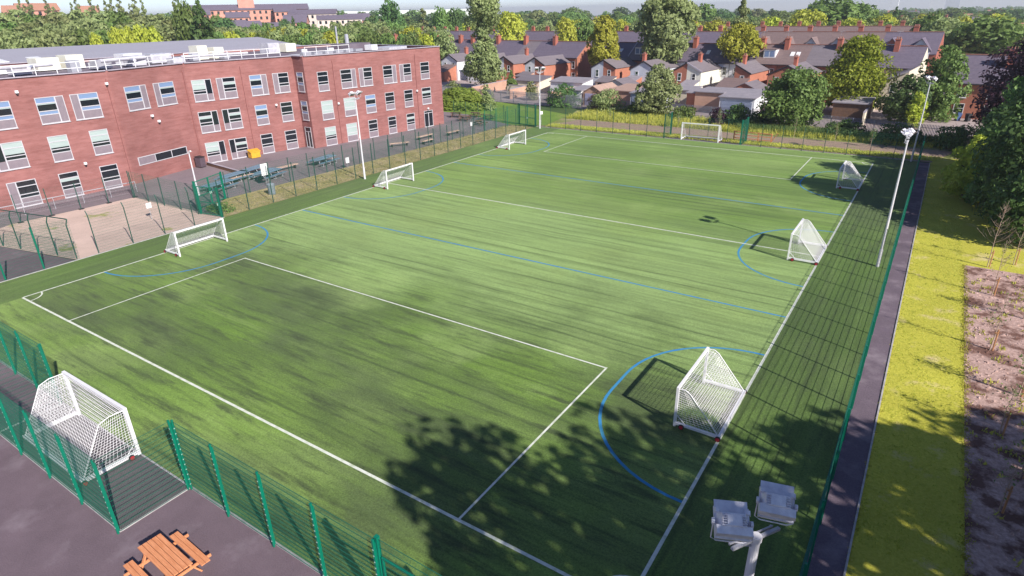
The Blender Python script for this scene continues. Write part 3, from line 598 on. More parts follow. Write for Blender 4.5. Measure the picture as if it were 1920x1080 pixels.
def window(par, pl, s0, s1, z0, z1, kind='n', side=None):
    """school window on a facade plane. local x along the wall, local -y outward. kind: n plain, b blind, h half blind, s lower and top lights coloured as reflected sky, d door"""
    L = s1 - s0; Hh = z1 - z0; fw = .06
    b = MB(); xm0, xm1 = (0, L)
    if side == 'R': xm1 = L - .72
    if side == 'L': xm0 = .72
    def fr(x0, x1, zz0, zz1): b.box((x0, -.05, zz0), (x1, .02, zz1))
    fr(0, L, 0, .07); b.box((-.04, -.1, -.05), (L + .04, .0, -.001)); fr(0, L, Hh - .06, Hh); fr(0, .06, .07, Hh - .06); fr(L - .06, L, .07, Hh - .06)
    if side == 'R': fr(xm1 - .03, xm1 + .07, .07, Hh - .06)
    if side == 'L': fr(xm0 - .07, xm0 + .03, .07, Hh - .06)
    a, c = (xm0 + (.03 if side == 'L' else .06)), (xm1 - (.03 if side == 'R' else .06))
    zs = [.76, 1.08, 1.78]           # bars: panel/lower light/main/top light
    if kind != 'd':
        for z in zs: fr(a, c, z, z + .075)
    else:
        fr(a, c, 1.95, 2.02); fr((a + c) / 2 - .05, (a + c) / 2 + .05, .07, 1.95)
    w_ = b.build('window', FRAME, par); w_.location = pl.p + pl.d * s0 + Vector((0, 0, z0)); w_.rotation_euler = (0, 0, pl.rz())
    g = MB(); p_ = MB(); bl_ = MB(); sk = MB()
    q = lambda m_, x0, x1, zz0, zz1, y=-.012: m_.box((x0, y, zz0), (x1, y + .01, zz1))
    if kind == 'd': q(g, a, c, .07, 1.95); q(g, a, c, 2.02, Hh - .06)
    else:
        q(p_, a, c, .07, zs[0], -.03)
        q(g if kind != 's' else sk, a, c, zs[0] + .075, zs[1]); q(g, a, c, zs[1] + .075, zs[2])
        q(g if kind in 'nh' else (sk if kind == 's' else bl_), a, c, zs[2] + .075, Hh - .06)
        if kind == 'b': q(bl_, a, c, zs[1] + .2, zs[2], -.025)
        if kind == 'f': q(bl_, a, c, zs[0] + .075, zs[1], -.025); q(bl_, a, c, zs[1] + .075, zs[2], -.025)
        if kind == 'h': q(bl_, a, c, zs[2] - .25, zs[2], -.025)
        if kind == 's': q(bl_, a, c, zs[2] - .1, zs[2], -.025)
    if side:
        x0, x1 = (.06, xm0 - .07) if side == 'L' else (xm1 + .07, L - .06)
        if kind in 'sn' or (kind == 'h' and z0 > 6 and L < 2.3): q(p_, x0, x1, .07, Hh - .06, -.03) if 0 else q(bl_ if 0 else p_, x0, x1, .07, Hh - .06, -.03)
        else: q(p_, x0, x1, .07, .76, -.03); q(g, x0, x1, .77, Hh - .06)
    for nm, m_, mm in (('glass', g, GLASS), ('infill_panel', p_, PANEL), ('blind', bl_, BLIND), ('glass', sk, GLASS_SKY)):
        if m_.v: m_.build(nm, mm, w_)
A = Plane(PA0, PA1); Bp = Plane(PA1, PB1); C = Plane(PB1, PC1); Dp = Plane(PD0, PD1); R_ = Plane(PC1, PD0)
aoff = (Vector((-23.4, 7.1, 0)) - A.p).dot(A.d)
T, Mi, G_ = (6.92, 9.24), (3.47, 5.8), (.03, 2.36)
for s0, s1, row, k, sd in ((-1.6, .75, T, 's', 'R'), (1.0, 3.25, T, 's', 'L'), (5.15, 7.45, T, 's', 'R'), (7.98, 10.38, T, 's', 'L'),
        (.9, 3.2, Mi, 'b', 'L'), (5.17, 6.8, Mi, 'b', None), (8.7, 10.35, Mi, 'b', None), (-3, -1.2, Mi, 'n', None),
        (.98, 3.25, G_, 'n', 'L'), (5.1, 6.75, G_, 'h', None), (8.7, 10.35, G_, 'n', None), (-3, -1.2, G_, 'n', None), (-5, -2.7, T, 'n', 'R')):
    window(school, A, aoff + s0, aoff + s1, row[0], row[1], k, sd)
for (s0, s1, row, k, sd) in ((1.35, 3.85, .0, 's', 'R'), (4.75, 7.3, .0, 's', 'L')): 
    window(school, Bp, s0, s1, 7.08, 9.4, k, sd)
# low strip of lights
b = MB(); x0, x1 = .85, 7.1
for z in (0, .78): b.box((x0, -.05, z), (x1, .02, z + .07))
for x in (x0, 2.9, 5.0, x1 - .07): b.box((x, -.05, .07), (x + .07, .02, .78))
wd_ = b.build('window', FRAME, school); wd_.location = Bp.p + Vector((0, 0, 1.65)); wd_.rotation_euler = (0, 0, Bp.rz())
MB().box((2.97, -.012, .07), (5.0, 0, .78)).build('glass', GLASS, wd_); MB().box((5.07, -.012, .07), (x1 - .07, 0, .78)).build('glass', GLASS, wd_); MB().box((x0 + .07, -.03, .07), (2.9, 0, .78)).build('infill_panel', PANEL, wd_)
for s0, s1, row, k, sd in ((.45, 2.6, T, 'b', 'R'), (3.18, 5.35, T, 'h', 'L'), (7.07, 9.2, T, 's', 'R'), (9.95, 12.0, T, 'n', 'L'),
        (.42, 2.6, Mi, 'h', 'R'), (3.12, 5.28, Mi, 'h', 'L'), (7.08, 8.6, Mi, 's', None), (10.35, 11.9, Mi, 'n', None),
        (.45, 2.68, G_, 'b', 'R'), (3.22, 5.35, G_, 'h', 'L'), (7.13, 8.66, G_, 'n', None), (10.33, 11.9, G_, 'n', None)):
    window(school, C, s0, s1, row[0], row[1], k, sd)
for s0, s1, row, k, sd in ((1.68, 3.22, T, 'n', None), (5.1, 7.48, T, 'n', 'R'), (7.98, 10.1, T, 'n', 'L'), (11.97, 14.27, T, 'n', 'R'), (14.85, 16.95, T, 'n', 'L'), (18.72, 20.4, T, 'n', None),
        (1.68, 3.4, (3.3, 5.65), 'f', None), (5.1, 6.86, (3.3, 5.65), 'f', None), (8.55, 10.22, (3.3, 5.65), 's', None), (11.9, 13.5, (3.3, 5.65), 'n', None), (15.32, 16.9, (3.3, 5.65), 'n', None), (18.66, 20.42, (3.3, 5.65), 'h', None),
        (1.7, 3.35, G_, 'b', None), (5.03, 6.7, G_, 'f', None), (8.6, 10.13, G_, 'n', None), (12.03, 13.46, G_, 'n', None), (15.4, 16.92, G_, 'h', None), (18.8, 20.5, G_, 'd', None)):
    z0_ = row[0] - (.12 if row[0] == 6.92 else 0); window(school, Dp, s0, s1, z0_, z0_ + 2.33, k, sd)
window(school, R_, .45, 1.65, 6.9, 9.2, 's'); window(school, R_, .45, 1.65, 3.45, 5.8, 's'); window(school, R_, .45, 1.65, .05, 2.6, 'd')
dp = MB(); dp.box((.03, -.09, 0), (.13, -.0, 10.2))
for pl, s in ((A, A.L - .25), (Bp, Bp.L - .3), (C, 6.2), (Dp, 4.1), (Dp, 17.8)):
    o = MB().box((-.05, -.1, .1), (.05, -.0, 10.3)).build('downpipe', mat('pipe_red', (.30, .12, .11)) if 'pipe_red' not in bpy.data.materials else bpy.data.materials['pipe_red'], school); o.location = pl.p + pl.d * s; o.rotation_euler = (0, 0, pl.rz())
for pl, s, z in ((Bp, 4.38, 5.64), (C, 9.8, 5.6), (Dp, 4.2, 5.1), (Dp, 17.7, 5.35), (A, aoff + 7.6, 2.9), (Dp, 19.6, 2.65), (Bp, 3.72, 6.29), (A, aoff + 4.0, 9.9), (A, aoff + 11.4, 9.9)):
    o = MB().box((-.12, -.2, -.1), (.12, 0, .12)).box((-.07, -.16, -.26), (.07, -.02, -.101), 1).build('wall_lamp', [WHITE, BLACK], school); o.location = pl.p + pl.d * s + Vector((0, 0, z)); o.rotation_euler = (0, 0, pl.rz())
# roof railings set back behind the parapet
def railing(pl, s0, s1, back=.5, h=1.0, zr=HB - .35):
    b = MB(); n = max(1, round((s1 - s0) / 1.7))
    for i in range(n + 1):
        x = s0 + (s1 - s0) * i / n; b.box((x - .03, back, 0), (x + .03, back + .06, h + .35)); b.box((x - .03, back + .061, 0), (x + .03, back + .9, .06))
    for z in (.75, h + .28): b.box((s0, back - .05, z), (s1, back - .001, z + .055))
    o = b.build('railing', WHITE, school); o.location = pl.p + Vector((0, 0, zr)); o.rotation_euler = (0, 0, pl.rz())
railing(A, 0, A.L - .5); railing(Bp, .5, Bp.L - .5); railing(C, .5, C.L - 1.2); railing(Dp, 1.0, 7.5, .8)
def rbox(name, x, y, sx, sy, sz, m, rz=8, z=HB - .35, lift=.0):
    o = MB().box((-sx/2, -sy/2, lift), (sx/2, sy/2, lift + sz)).build(name, m, school); o.location = (x, y, z); o.rotation_euler = (0, 0, rad(rz)); return o
DUCT = mat('white_duct', (.56, .55, .59), (.42, .41, .46), 2, .4)
rr = random.Random(3)
for i in range(12):
    y = -4 + i * 3.7; rbox('ventilation_unit', -27.6 - rr.random() * 3.2 - .05 * abs(y - 20), y, .6 + rr.random() * 1.0, .7 + rr.random() * 1.2, .5 + rr.random() * .6, rr.choice([DUCT, DUCT, WHITE, GALV]), rr.uniform(-4, 10), lift=.15)
for (x0, y0, x1, y1, z, r_) in ((-27.8, -6, -26.8, 8, .7, .26), (-28.5, 9, -29.6, 17, .55, .18), (-28.6, 21, -30.2, 26.5, .6, .2), (-29.0, 30, -27.3, 37.5, .45, .15), (-30.5, 2, -30.8, 12, .6, .18), (-26.5, 9.5, -31, 11, .5, .16), (-27, 14, -31, 16, .5, .16), (-27.5, 24, -31, 25, .5, .16)):
    MB().tube([(x0, y0, HB + .0 + z), (x1, y1, HB + .0 + z)], r_, 10).build('duct', DUCT, school)
for (x, y, sx, sy, sz) in ((-34.5, 13.6, 2.0, 1.8, .7), (-35, 18.4, 1.8, 2.2, 1.2), (-35, 21.0, 1.8, 1.8, 1.35), (-33.5, 26.4, 1.8, 2.2, 1.2), (-33.5, 29.6, 1.8, 2.6, 1.0), (-33.6, 35, 1.6, 1.4, 1.6), (-33.6, 37.2, 1.6, 1.4, 1.3), (-36.5, 47.5, 1.8, 2.0, 1.3), (-36.6, 50.5, 1.8, 1.9, 1.1), (-34.8, 8, 1.6, 1.6, .6), (-32, 5, 1.2, 2.4, .5), (-31.5, 22, 1.2, 1.2, .6)):
    rbox('plant_housing', x, y, sx, sy, sz, rr.choice([WHITE, DUCT, REND_Y]), 5, lift=.1)
for (x, y) in ((-31.5, 12), (-31.8, 15.5), (-30.6, 30.5), (-28.5, 47), (-27.2, 50.5)):
    MB().tube([(x, y, HB - .3), (x, y, HB + .35)], .42, 10).build('roof_cowl', WHITE, school)
MB().tube([(-30.5, 54.8, HB - .3), (-30.5, 54.8, HB + 3.0)], .13, 8).build('flue', GALV, school); MB().tube([(-30, 56.2, HB - .3), (-30, 56.2, HB + 1.9)], .33, 10, r2=.26).build('flue', GALV, school)
rbox('rooftop_shed', -29.6, 56.5, 3.4, 4.8, 1.0, FLATROOF, 7); rbox('roof_light', -26.3, 61, 3.4, 4.4, .35, DUCT, 7); rbox('ventilation_unit', -26.2, 57.2, 1.3, 1.3, .7, WHITE, 7, lift=.1)
for i in range(7): rbox('cable_tray', -24.6 - .2 * i, 42.2 + i * 2.0, .5, 1.5, .3 + .12 * (i % 2), GALV, 7, lift=.12)
# sports hall behind
hall = thing('sports_hall', 'long low hall with a pale ribbed metal roof behind the school', 'hall', (0, 0, 0))
hx = [(-51, -26), (-47, 42), (-50, 60)]
b = MB(); b.prism([(-50.6, -40), (-47.1, 63), (-78, 64.5), (-81, -40)], 0, 10.5); b.build('wall', BRICK_D, hall)
b = MB(); b.slabz((-50.2, -41, 10.6), (-46.7, 63.5, 10.6), (-62, 64.2, 12.15), (-65.5, -41, 12.15), .14); b.slabz((-65.5, -41, 12.15), (-62, 64.2, 12.15), (-78.5, 65, 10.6), (-81.5, -41, 10.6), .14)
b.build('roof', METALROOF, hall)
for i in range(5):
    o = MB().box((-1.4, -.7, 0), (1.4, .7, .12)).build('roof_light', WHITE, hall); o.location = (-53.5, 8 + i * 4.2, 11.08); o.rotation_euler = (0, rad(6), 0)

# ================================================================ HOUSES
def hwindow(par, x, z, wd, hg, y, face=-1, dark=None, arch=False):
    """sash window: face -1 looks to -y, at wall plane y"""
    b = MB(); f = .09; y0, y1 = (y - .05, y + .03)
    b.box((x, y0, z), (x + f, y1, z + hg)); b.box((x + wd - f, y0, z), (x + wd, y1, z + hg)); b.box((x + f, y0, z), (x + wd - f, y1, z + f)); b.box((x + f, y0, z + hg - f), (x + wd - f, y1, z + hg))
    b.box((x + f, y0 + .005, z + hg * .5 - .035), (x + wd - f, y1, z + hg * .5 + .035)); b.box((x - .06, y0 - .05, z - .08), (x + wd + .06, y0 + .06, z - .002))
    w_ = b.build('window', HFRAME, par)
    MB().box((x + f, y - .015, z + f), (x + wd - f, y, z + hg - f)).build('glass', dark or GLASS, w_)
def gable_roof(b, x0, x1, y0, y1, ze, zr, ov=.25, t=.14, mi=0):
    """ridge along x"""
    ym = (y0 + y1) / 2; k = (zr - ze) / (ym - y0)
    b.slabz((x0, y0 - ov, ze - k*ov + t), (x1, y0 - ov, ze - k*ov + t), (x1, ym, zr + t), (x0, ym, zr + t), t, mi); b.slabz((x0, ym, zr + t), (x1, ym, zr + t), (x1, y1 + ov, ze - k*ov + t), (x0, y1 + ov, ze - k*ov + t), t, mi)
def gwall(b, x0, x1, y0, y1, ze, zr):
    """box with gable ends at x0 and x1"""
    ym = (y0 + y1) / 2
    b.add([(x0,y0,0),(x1,y0,0),(x1,y1,0),(x0,y1,0),(x0,y0,ze),(x1,y0,ze),(x1,y1,ze),(x0,y1,ze),(x0,ym,zr),(x1,ym,zr)],
          [(0,1,5,4),(2,3,7,6),(1,2,6,9,5),(3,0,4,8,7)])
def chimney(par, x, y, z0, z1, sx=.95, sy=.62, m=None, pots=3):
    b = MB(); b.box((x - sx/2, y - sy/2, z0), (x + sx/2, y + sy/2, z1)); b.box((x - sx/2 - .07, y - sy/2 - .07, z1), (x + sx/2 + .07, y + sy/2 + .07, z1 + .16))
    for i in range(pots):
        px = x - sx/2 + sx * (i + .5) / pots; b.tube([(px, y, z1 + .16), (px, y, z1 + .5)], .11, 7, 1)
    return b.build('chimney', [m or BRICK_D, RIDGE], par)
def house(label, loc, rz, W=4.57, wing=1, wm=None, mm=None, rm=None, rm2=None, sky=None, ch=True, wingch=False, dorm=False, ext=None, group='terraced houses backing onto the school field', wl_=10.0, wz=(4.55, 6.0), parap=False, side='L', ww=2.85, endm=None):
    """local x along the row, camera side is -y; wing=+1: half wing against the x=W party line, -1 against x=0"""
    mm = mm or BRICK_O; wm = wm or mm; rm = rm or SLATE; rm2 = rm2 or SLATE2
    r = thing('terraced_house', label, 'house', (*loc, 0), rz, group)
    b = MB(); gwall(b, 0, W - .004, 0, 9, 5.55, 8.6); b.build('wall', mm, r)
    b = MB(); gable_roof(b, .0, W - .004, 0, 9, 5.55, 8.6, .3); b.box((0, 4.36, 8.72), (W - .01, 4.64, 8.84), 1); b.box((0.02, -.42, 5.30), (W - .02, -.31, 5.42), 2)
    b.build('roof', [rm, RIDGE, BLACK], r)
    if parap:
        MB().slabz((-.12, -.3, 5.68), (.12, -.3, 5.68), (.12, 4.5, 8.95), (-.12, 4.5, 8.95), .2).build('party_parapet', COPING, r)
    if wing:
        xi, xo = (W, W - ww) if wing > 0 else (0, ww)
        ye, zr = wz
        b = MB(); s = 1 if xo > xi else -1
        lo, hi = min(xi, xo), max(xi, xo)
        zl, zh = (ye, zr) if wing > 0 else (zr, ye)
        e = .003
        b.add([(lo+e, -wl_, 0), (hi-e, -wl_, 0), (hi-e, .05, 0), (lo+e, .05, 0), (lo+e, -wl_, zl), (hi-e, -wl_, zh), (hi-e, .05, zh), (lo+e, .05, zl)], [(0,1,5,4),(1,2,6,5),(3,0,4,7),(2,3,7,6)])
        b.build('rear_wing', wm, r)
        ov = .22; k = (zr - ye) / ww
        b = MB()
        if wing > 0: b.slabz((xo - ov, -wl_ - .2, ye - k*ov + .12), (W - e, -wl_ - .2, zr + .12), (W - e, 1.2, zr + .12), (xo - ov, .6, ye - k*ov + .12), .12)
        else: b.slabz((e, -wl_ - .2, zr + .12), (xo + ov, -wl_ - .2, ye - k*ov + .12), (xo + ov, .6, ye - k*ov + .12), (e, 1.2, zr + .12), .12)
        b.build('wing_roof', rm2, r)
        b = MB()
        if wing > 0: b.slabz((xo - ov, -wl_ - .24, ye - k*ov + .14), (W - e, -wl_ - .24, zr + .14), (W - e, -wl_ - .12, zr + .141), (xo - ov, -wl_ - .12, ye - k*ov + .141), .26)
        else: b.slabz((e, -wl_ - .24, zr + .14), (xo + ov, -wl_ - .24, ye - k*ov + .14), (xo + ov, -wl_ - .12, ye - k*ov + .141), (e, -wl_ - .12, zr + .141), .26)
        b.build('barge_board', BLACK if wm not in (REND_Y, REND_C) else COPING, r)
        xc = (xi + xo) / 2
        hwindow(r, xc - .38, 2.75, .76, 1.4, -wl_ - .003, dark=GLASS_G if W < 4.6 and wing > 0 else None)
        hwindow(r, (.6 if wing > 0 else W - 1.5), 3.1, .85, 1.6, -.003); hwindow(r, (.5 if wing > 0 else W - 1.6), .9, 1.1, 1.3, -.003)
        if wingch: chimney(r, W - .35 if wing > 0 else .35, -wl_ + .9 if wingch is True else wingch, 5.2, 7.2, .55, .9, pots=2)
    else:
        for x in (.7, 2.8): hwindow(r, x, 3.1, .95, 1.5, -.003); hwindow(r, x, .8, 1.1, 1.4, -.003)
    if ch: chimney(r, .1, 3.7, 7.2, 9.75, .8, 1.1, pots=3)
    b = MB(); b.tube([(W - .12, -.2, .2), (W - .12, -.2, 5.3)], .05, 5); b.build('downpipe', BLACK, r)
    if ch:
        b = MB(); b.tube([(.1, 3.3, 9.7), (.1, 3.3, 11.2)], .022, 4); b.tube([(-.3, 2.9, 11.1), (.6, 3.8, 11.15)], .016, 4)
        for q in range(5): b.tube([(-.25 + q*.18 - .15, 2.95 + q*.18 + .15, 11.1), (-.25 + q*.18 + .15, 2.95 + q*.18 - .15, 11.1)], .01, 3)
        b.build('aerial', GALV, r)
    if sky:
        for sx in sky: b = MB(); b.slabz((sx, 1.7, 6.95), (sx + .7, 1.7, 6.95), (sx + .7, 2.6, 7.56), (sx, 2.6, 7.56), .1); b.build('roof_light', WHITE, r)
    if dorm:
        d_ = MB(); d_.box((1.2, 1.2, 6.1), (3.4, 3.9, 7.95)); dd = d_.build('dormer', WHITE, r); MB().box((1.1, 1.05, 7.951), (3.5, 4.1, 8.05)).build('dormer_roof', rm, dd); MB().box((1.4, 1.17, 6.7), (2.2, 1.199, 7.7)).build('window', GLASS_SKY, dd); MB().box((2.4, 1.17, 6.7), (3.2, 1.199, 7.7)).build('window', GLASS_SKY, dd)
    if ext:      # single storey lean-to in front of the wing: (x0, x1, depth, wall, roof, h0, h1)
        x0, x1, dp_, em, er, h0, h1 = ext; y1 = -wl_ - .01; y0 = y1 - dp_
        b = MB(); b.add([(x0,y0,0),(x1,y0,0),(x1,y1,0),(x0,y1,0),(x0,y0,h0),(x1,y0,h0),(x1,y1,h1),(x0,y1,h1)], [(0,1,5,4),(1,2,6,5),(3,0,4,7),(2,3,7,6)]); eo = b.build('lean_to', em, r)
        MB().slabz((x0 - .15, y0 - .2, h0 + .02), (x1 + .15, y0 - .2, h0 + .02), (x1 + .15, y1 - .01, h1 + .12), (x0 - .15, y1 - .01, h1 + .12), .12).build('lean_to_roof', er, eo)
        MB().box((x0 + .5, y0 - .03, .9), (x0 + 1.4, y0 - .001, 1.9)).build('window', GLASS, eo)
    return r
RD = Vector((66.2, -5.4, 0)).normalized(); RZ = math.atan2(RD.y, RD.x)
def rowpt(s): p = Vector((-18.6, 121.6, 0)) + RD * s; return (p.x, p.y)
specs = [  # wing side, wall of wing, wall, roof, label, extras
 (1, REND_G, BRICK_O, SLATE, 'terraced house at the alley end of the row with a pale grey wing', dict(sky=[1.5], ch=False)),
 (-1, BRICK_O, BRICK_O, SLATE2, 'terraced house with an orange brick wing and a pale party verge on its roof', dict(dorm=True, ch=False, parap=True, ext=(.2, 3.2, 3.2, REND_C, SLATE2, 2.1, 2.9))),
 (1, REND_G, BRICK_O, TILE, 'terraced house with a grey rendered wing and a tall wing chimney behind the round tree', dict(wingch=True, ext=(1.8, 4.4, 4.0, BRICK_O, FELT, 2.4, 3.2))),
 (-1, REND_G, REND_W, SLATE, 'terraced house with a pale wing partly hidden by the round tree', dict(ch=False, sky=[2.0])),
 (1, BRICK_O, BRICK_O, SLATE, 'terraced house with a dark red brick wing joined to the ivory one', dict(sky=[3.2])),
 (-1, REND_Y, REND_W, SLATE, 'terraced house with an ivory rendered wing and a skylight in its wing roof', dict(sky=[1.6], ch=False, wingch=-5, ext=(.1, 2.7, 3.6, REND_Y, FELT, 2.2, 2.9))),
 (1, None, REND_W, SLATE, 'white rendered terraced house without its own rear wing, behind the yard with a brick outhouse', dict(sky=[2.4], wing0=True)),
 (-1, BRICK_O, BRICK_O, TILE, 'terraced house with a white box dormer and red brick wing with an arched window', dict(dorm=True, wingch=-6.5, ext=(-1.6, 2.8, 5.0, BRICK_O, TILE, 2.2, 3.6))),
 (1, BRICK_O, BRICK_O, TILE, 'red brick terraced house with a brown mottled roof and two skylights', dict(sky=[1.3, 2.3], ww=3.2)),
 (-1, BRICK_O, BRICK_O, SLATE2, 'red brick terraced house beside the golden conifer, chimney on the wing', dict(ch=False, wingch=-7, ww=3.2)),
 (1, BRICK_O, BRICK_O, SLATE, 'terraced house half hidden behind the golden conifer', dict(sky=[2.0])),
 (-1, BRICK_D, REND_C, SLATE, 'terraced house directly behind the golden conifer with only its slate roof showing', dict(ch=False)),
 (1, REND_C, REND_C, SLATE, 'cream rendered end house with a tall cream wing behind the palisade fence', dict(wl_=11, wz=(4.4, 5.9), ww=3.6)),
]
for i, (wg, wm, mm, rm, lb, ex) in enumerate(specs):
    ex = dict(ex); w0 = ex.pop('wing0', False)
    house(lb, rowpt(i * 4.57), RZ, 4.57, 0 if w0 else wg, wm, mm, rm, **ex)
# the block beyond the alley
RD2 = Vector((-.992, .12, 0)); 
def row2(s): p = Vector((-27.0, 122.6, 0)) + RD2 * s; return (p.x, p.y)
RZ2 = math.atan2(-RD2.y, -RD2.x)
sp2 = [(-1, BRICK_O, BRICK_O, SLATE, 'orange brick end house with a tall plain gable facing the alley', dict(ch=False, ww=2.7)),
 (1, REND_W, BRICK_O, SLATE, 'terraced house with a white half wing, second from the alley', dict(ext=(1.4, 4.3, 3, BRICK_P, SLATE2, 2.2, 2.9))),
 (-1, BRICK_O, BRICK_O, SLATE, 'terraced house with an orange brick half wing and the tallest wing chimney', dict(ch=False, wingch=-2)),
 (1, REND_W, BRICK_O, SLATE2, 'terraced house with a white half wing beside the tall poplar', dict(ext=(2.0, 4.3, 2.6, BRICK_O, TILE, 2.2, 2.9))),
 (-1, REND_W, BRICK_O, SLATE, 'terraced house hidden behind the tall poplar', dict(ch=False)),
 (1, REND_W, BRICK_O, SLATE, 'brick terraced house with a white rendered wing directly behind the tall poplar', {}),
 (-1, REND_W, BRICK_O, TILE, 'terraced house with a bright white wing and a brick lean-to by the school end wall', dict(ch=True, ext=(-1.5, 2.4, 4.2, BRICK_O, TILE, 2.3, 3.6), wingch=-4)),
 (1, REND_W, BRICK_O, SLATE, 'white winged terraced house partly hidden by the end of the school', {})]
for i, (wg, wm, mm, rm, lb, ex) in enumerate(sp2): house(lb, row2((i + 1) * 4.57 ), RZ2, 4.57, wg, wm, mm, rm, **ex)
nb_ = house('plain terraced house in the long slate roofed row seen over the school roof', row2(9 * 4.57), RZ2, 4.57, 0, None, BRICK_O, SLATE, group='terraced house roofs beyond the school roof')
for i in range(10, 34): dup(nb_, (*row2(i * 4.57), 0), RZ2, (1, 1, 1))
# house on its own at the far side, behind the dark trees
r = thing('brick_house', 'wide brick house with a slate roof beside the copper beech', 'house', (45.2, 101.5, 0), rad(-5))
b = MB(); gwall(b, 0, 15, 0, 9, 5.0, 8.3); b.build('wall', BRICK_O, r); b = MB(); gable_roof(b, -.1, 15.1, 0, 9, 5.0, 8.3, .35); b.box((-.1, 4.36, 8.42), (15.1, 4.64, 8.55), 1); b.box((0, -.5, 4.7), (15, -.36, 4.84), 2); b.build('roof', [SLATE, RIDGE, BLACK], r)
for x in (1.2, 4.8, 9, 12.5): hwindow(r, x, 2.9, 1.2, 1.3, -.003); hwindow(r, x, .7, 1.3, 1.4, -.003)
chimney(r, 6.3, 2.6, 6.3, 9.2, .9, .8)
# second row: taller fronts with gables, across the street
def rowb(label, x, y, W=5.2, gm=None, mm=None, rm=None, gab=True):
    r = thing('terraced_house', label, 'house', (x, y, 0), RZ, 'taller terraced houses across the street'); mm = mm or BRICK_D; rm = rm or TILE
    b = MB(); gwall(b, 0, W - .01, 0, 10, 6.2, 9.9); b.build('wall', mm, r)
    b = MB(); gable_roof(b, 0, W - .01, 0, 10, 6.2, 9.9, .3); b.box((0, 4.85, 10.02), (W - .01, 5.15, 10.15), 1); b.build('roof', [rm, RIDGE], r)
    if gab:
        x0, x1, xm = .5, 3.9, 2.2; b = MB()
        b.add([(x0,-.5,0),(x1,-.5,0),(x1,2,0),(x0,2,0),(x0,-.5,6.9),(x1,-.5,6.9),(x1,3,6.9),(x0,3,6.9),(xm,-.5,9.0),(xm,4,9.0)], [(0,1,5,8,4),(1,2,6,5),(3,0,4,7)]); go = b.build('bay', gm or mm, r)
        b = MB(); b.slabz((x0 - .3, -.85, 6.75), (xm, -.85, 9.1), (xm, 4.2, 9.1), (x0 - .3, 4.2, 6.75), .14); b.slabz((xm, -.85, 9.1), (x1 + .3, -.85, 6.75), (x1 + .3, 4.2, 6.75), (xm, 4.2, 9.1), .14); b.build('bay_roof', rm, r)
        hwindow(r, 1.5, 6.6, 1.4, 1.3, -.503)
    chimney(r, .1, 5.2, 8.6, 11.0, .95, .6, BRICK_D, 4)
    return r
def rb(s, back=0): p = Vector((-46, 152, 0)) + RD * s; return p.x, p.y + back
gm_ = [REND_W, BRICK_D, REND_W, REND_G, REND_G, BRICK_D]
names_ = ['white gable', 'dark red gable', 'grey gable', 'pale gable', 'brick gable', 'grey slate roof']
pb_ = rowb('plain terraced house in the second row, only its slate roof and chimney pots in view', *rb(0), rm=SLATE, gab=False)
for i in range(1, 10): dup(pb_, (*rb(i * 5.2), 0), RZ, (1, 1, 1))
for i in range(-12, 0): dup(pb_, (*rb(i * 5.2), 0), RZ, (1, 1, 1))
for i in range(10, 17):
    nm = ('white front gable, first gabled house of the second row', 'dark red front gable and white attic window', 'grey front gable over the roof of the mottled house', 'white front gable rising over the golden conifer', 'pale front gable just past the golden conifer', 'steep front gable over the cream end house', 'dark gable at the end of the second row')[i - 10]
    rowb('taller terraced house with a ' + nm, *rb(i * 5.2), gm=gm_[(i - 10) % 6], rm=TILE if i < 15 else SLATE)
pc_ = rowb('house of the third row, a strip of roof seen over the street trees', *rb(0, 42), rm=TILE, gab=False); pc_['group'] = 'third row of terraced houses'
for i in range(1, 17): dup(pc_, (*rb(i * 5.2, 42), 0), RZ, (1, 1, 1))

# garages, sheds and yard walls behind the palisade fence
def shed(label, x0, y0, wd, dp_, h0, h1, wm, rm, dm=None, kind='pent', name='garage', rz=-4, group=None):
    r = thing(name, label, name, (x0, y0, 0), rad(rz), group); b = MB()
    if kind == 'pent':
        b.add([(0,0,0),(wd,0,0),(wd,dp_,0),(0,dp_,0),(0,0,h0),(wd,0,h0),(wd,dp_,h1),(0,dp_,h1)], [(0,1,5,4),(1,2,6,5),(3,0,4,7),(2,3,7,6)]); b.build('wall', wm, r)
        MB().slabz((-.2, -.25, h0 + .1), (wd + .2, -.25, h0 + .1), (wd + .2, dp_ + .2, h1 + .1), (-.2, dp_ + .2, h1 + .1), .14).build('roof', rm, r)
    else:
        xm = wd / 2; b.add([(0,0,0),(wd,0,0),(wd,dp_,0),(0,dp_,0),(0,0,h0),(wd,0,h0),(wd,dp_,h0),(0,dp_,h0),(xm,0,h1),(xm,dp_,h1)], [(0,1,5,8,4),(1,2,6,5),(2,3,7,9,6),(3,0,4,7)]); b.build('wall', wm, r)
        b = MB(); k = (h1 - h0) / xm; o = .2
        b.slabz((-o, -.2, h0 - k*o + .12), (xm, -.2, h1 + .12), (xm, dp_ + .2, h1 + .12), (-o, dp_ + .2, h0 - k*o + .12), .12); b.slabz((xm, -.2, h1 + .12), (wd + o, -.2, h0 - k*o + .12), (wd + o, dp_ + .2, h0 - k*o + .12), (xm, dp_ + .2, h1 + .12), .12); b.build('roof', rm, r)
    if dm:
        b = MB(); b.box((.35, -.06, 0), (wd - .35, -.001, min(2.1, h0 - .15)))
        for i in range(4): b.box((.38, -.075, .3 + i * .45), (wd - .38, -.0601, .34 + i * .45))
        b.build('garage_door', dm, r)
    return r
LIL = mat('lilac_door', (.42, .40, .58), (.36, .34, .52), 1, .5, mp=(8, 1, 1)); BLUD = mat('blue_grey_door', (.30, .34, .46), (.25, .29, .40), 1, .5, mp=(1, 1, 8)); ORF = mat('tan_felt', (.42, .28, .22), (.36, .24, .2), 1)
shed('white walled shed beside the dark bush behind the fence', -11.5, 90.5, 2.6, 5, 2.4, 2.7, REND_W, FELT, None, name='shed')
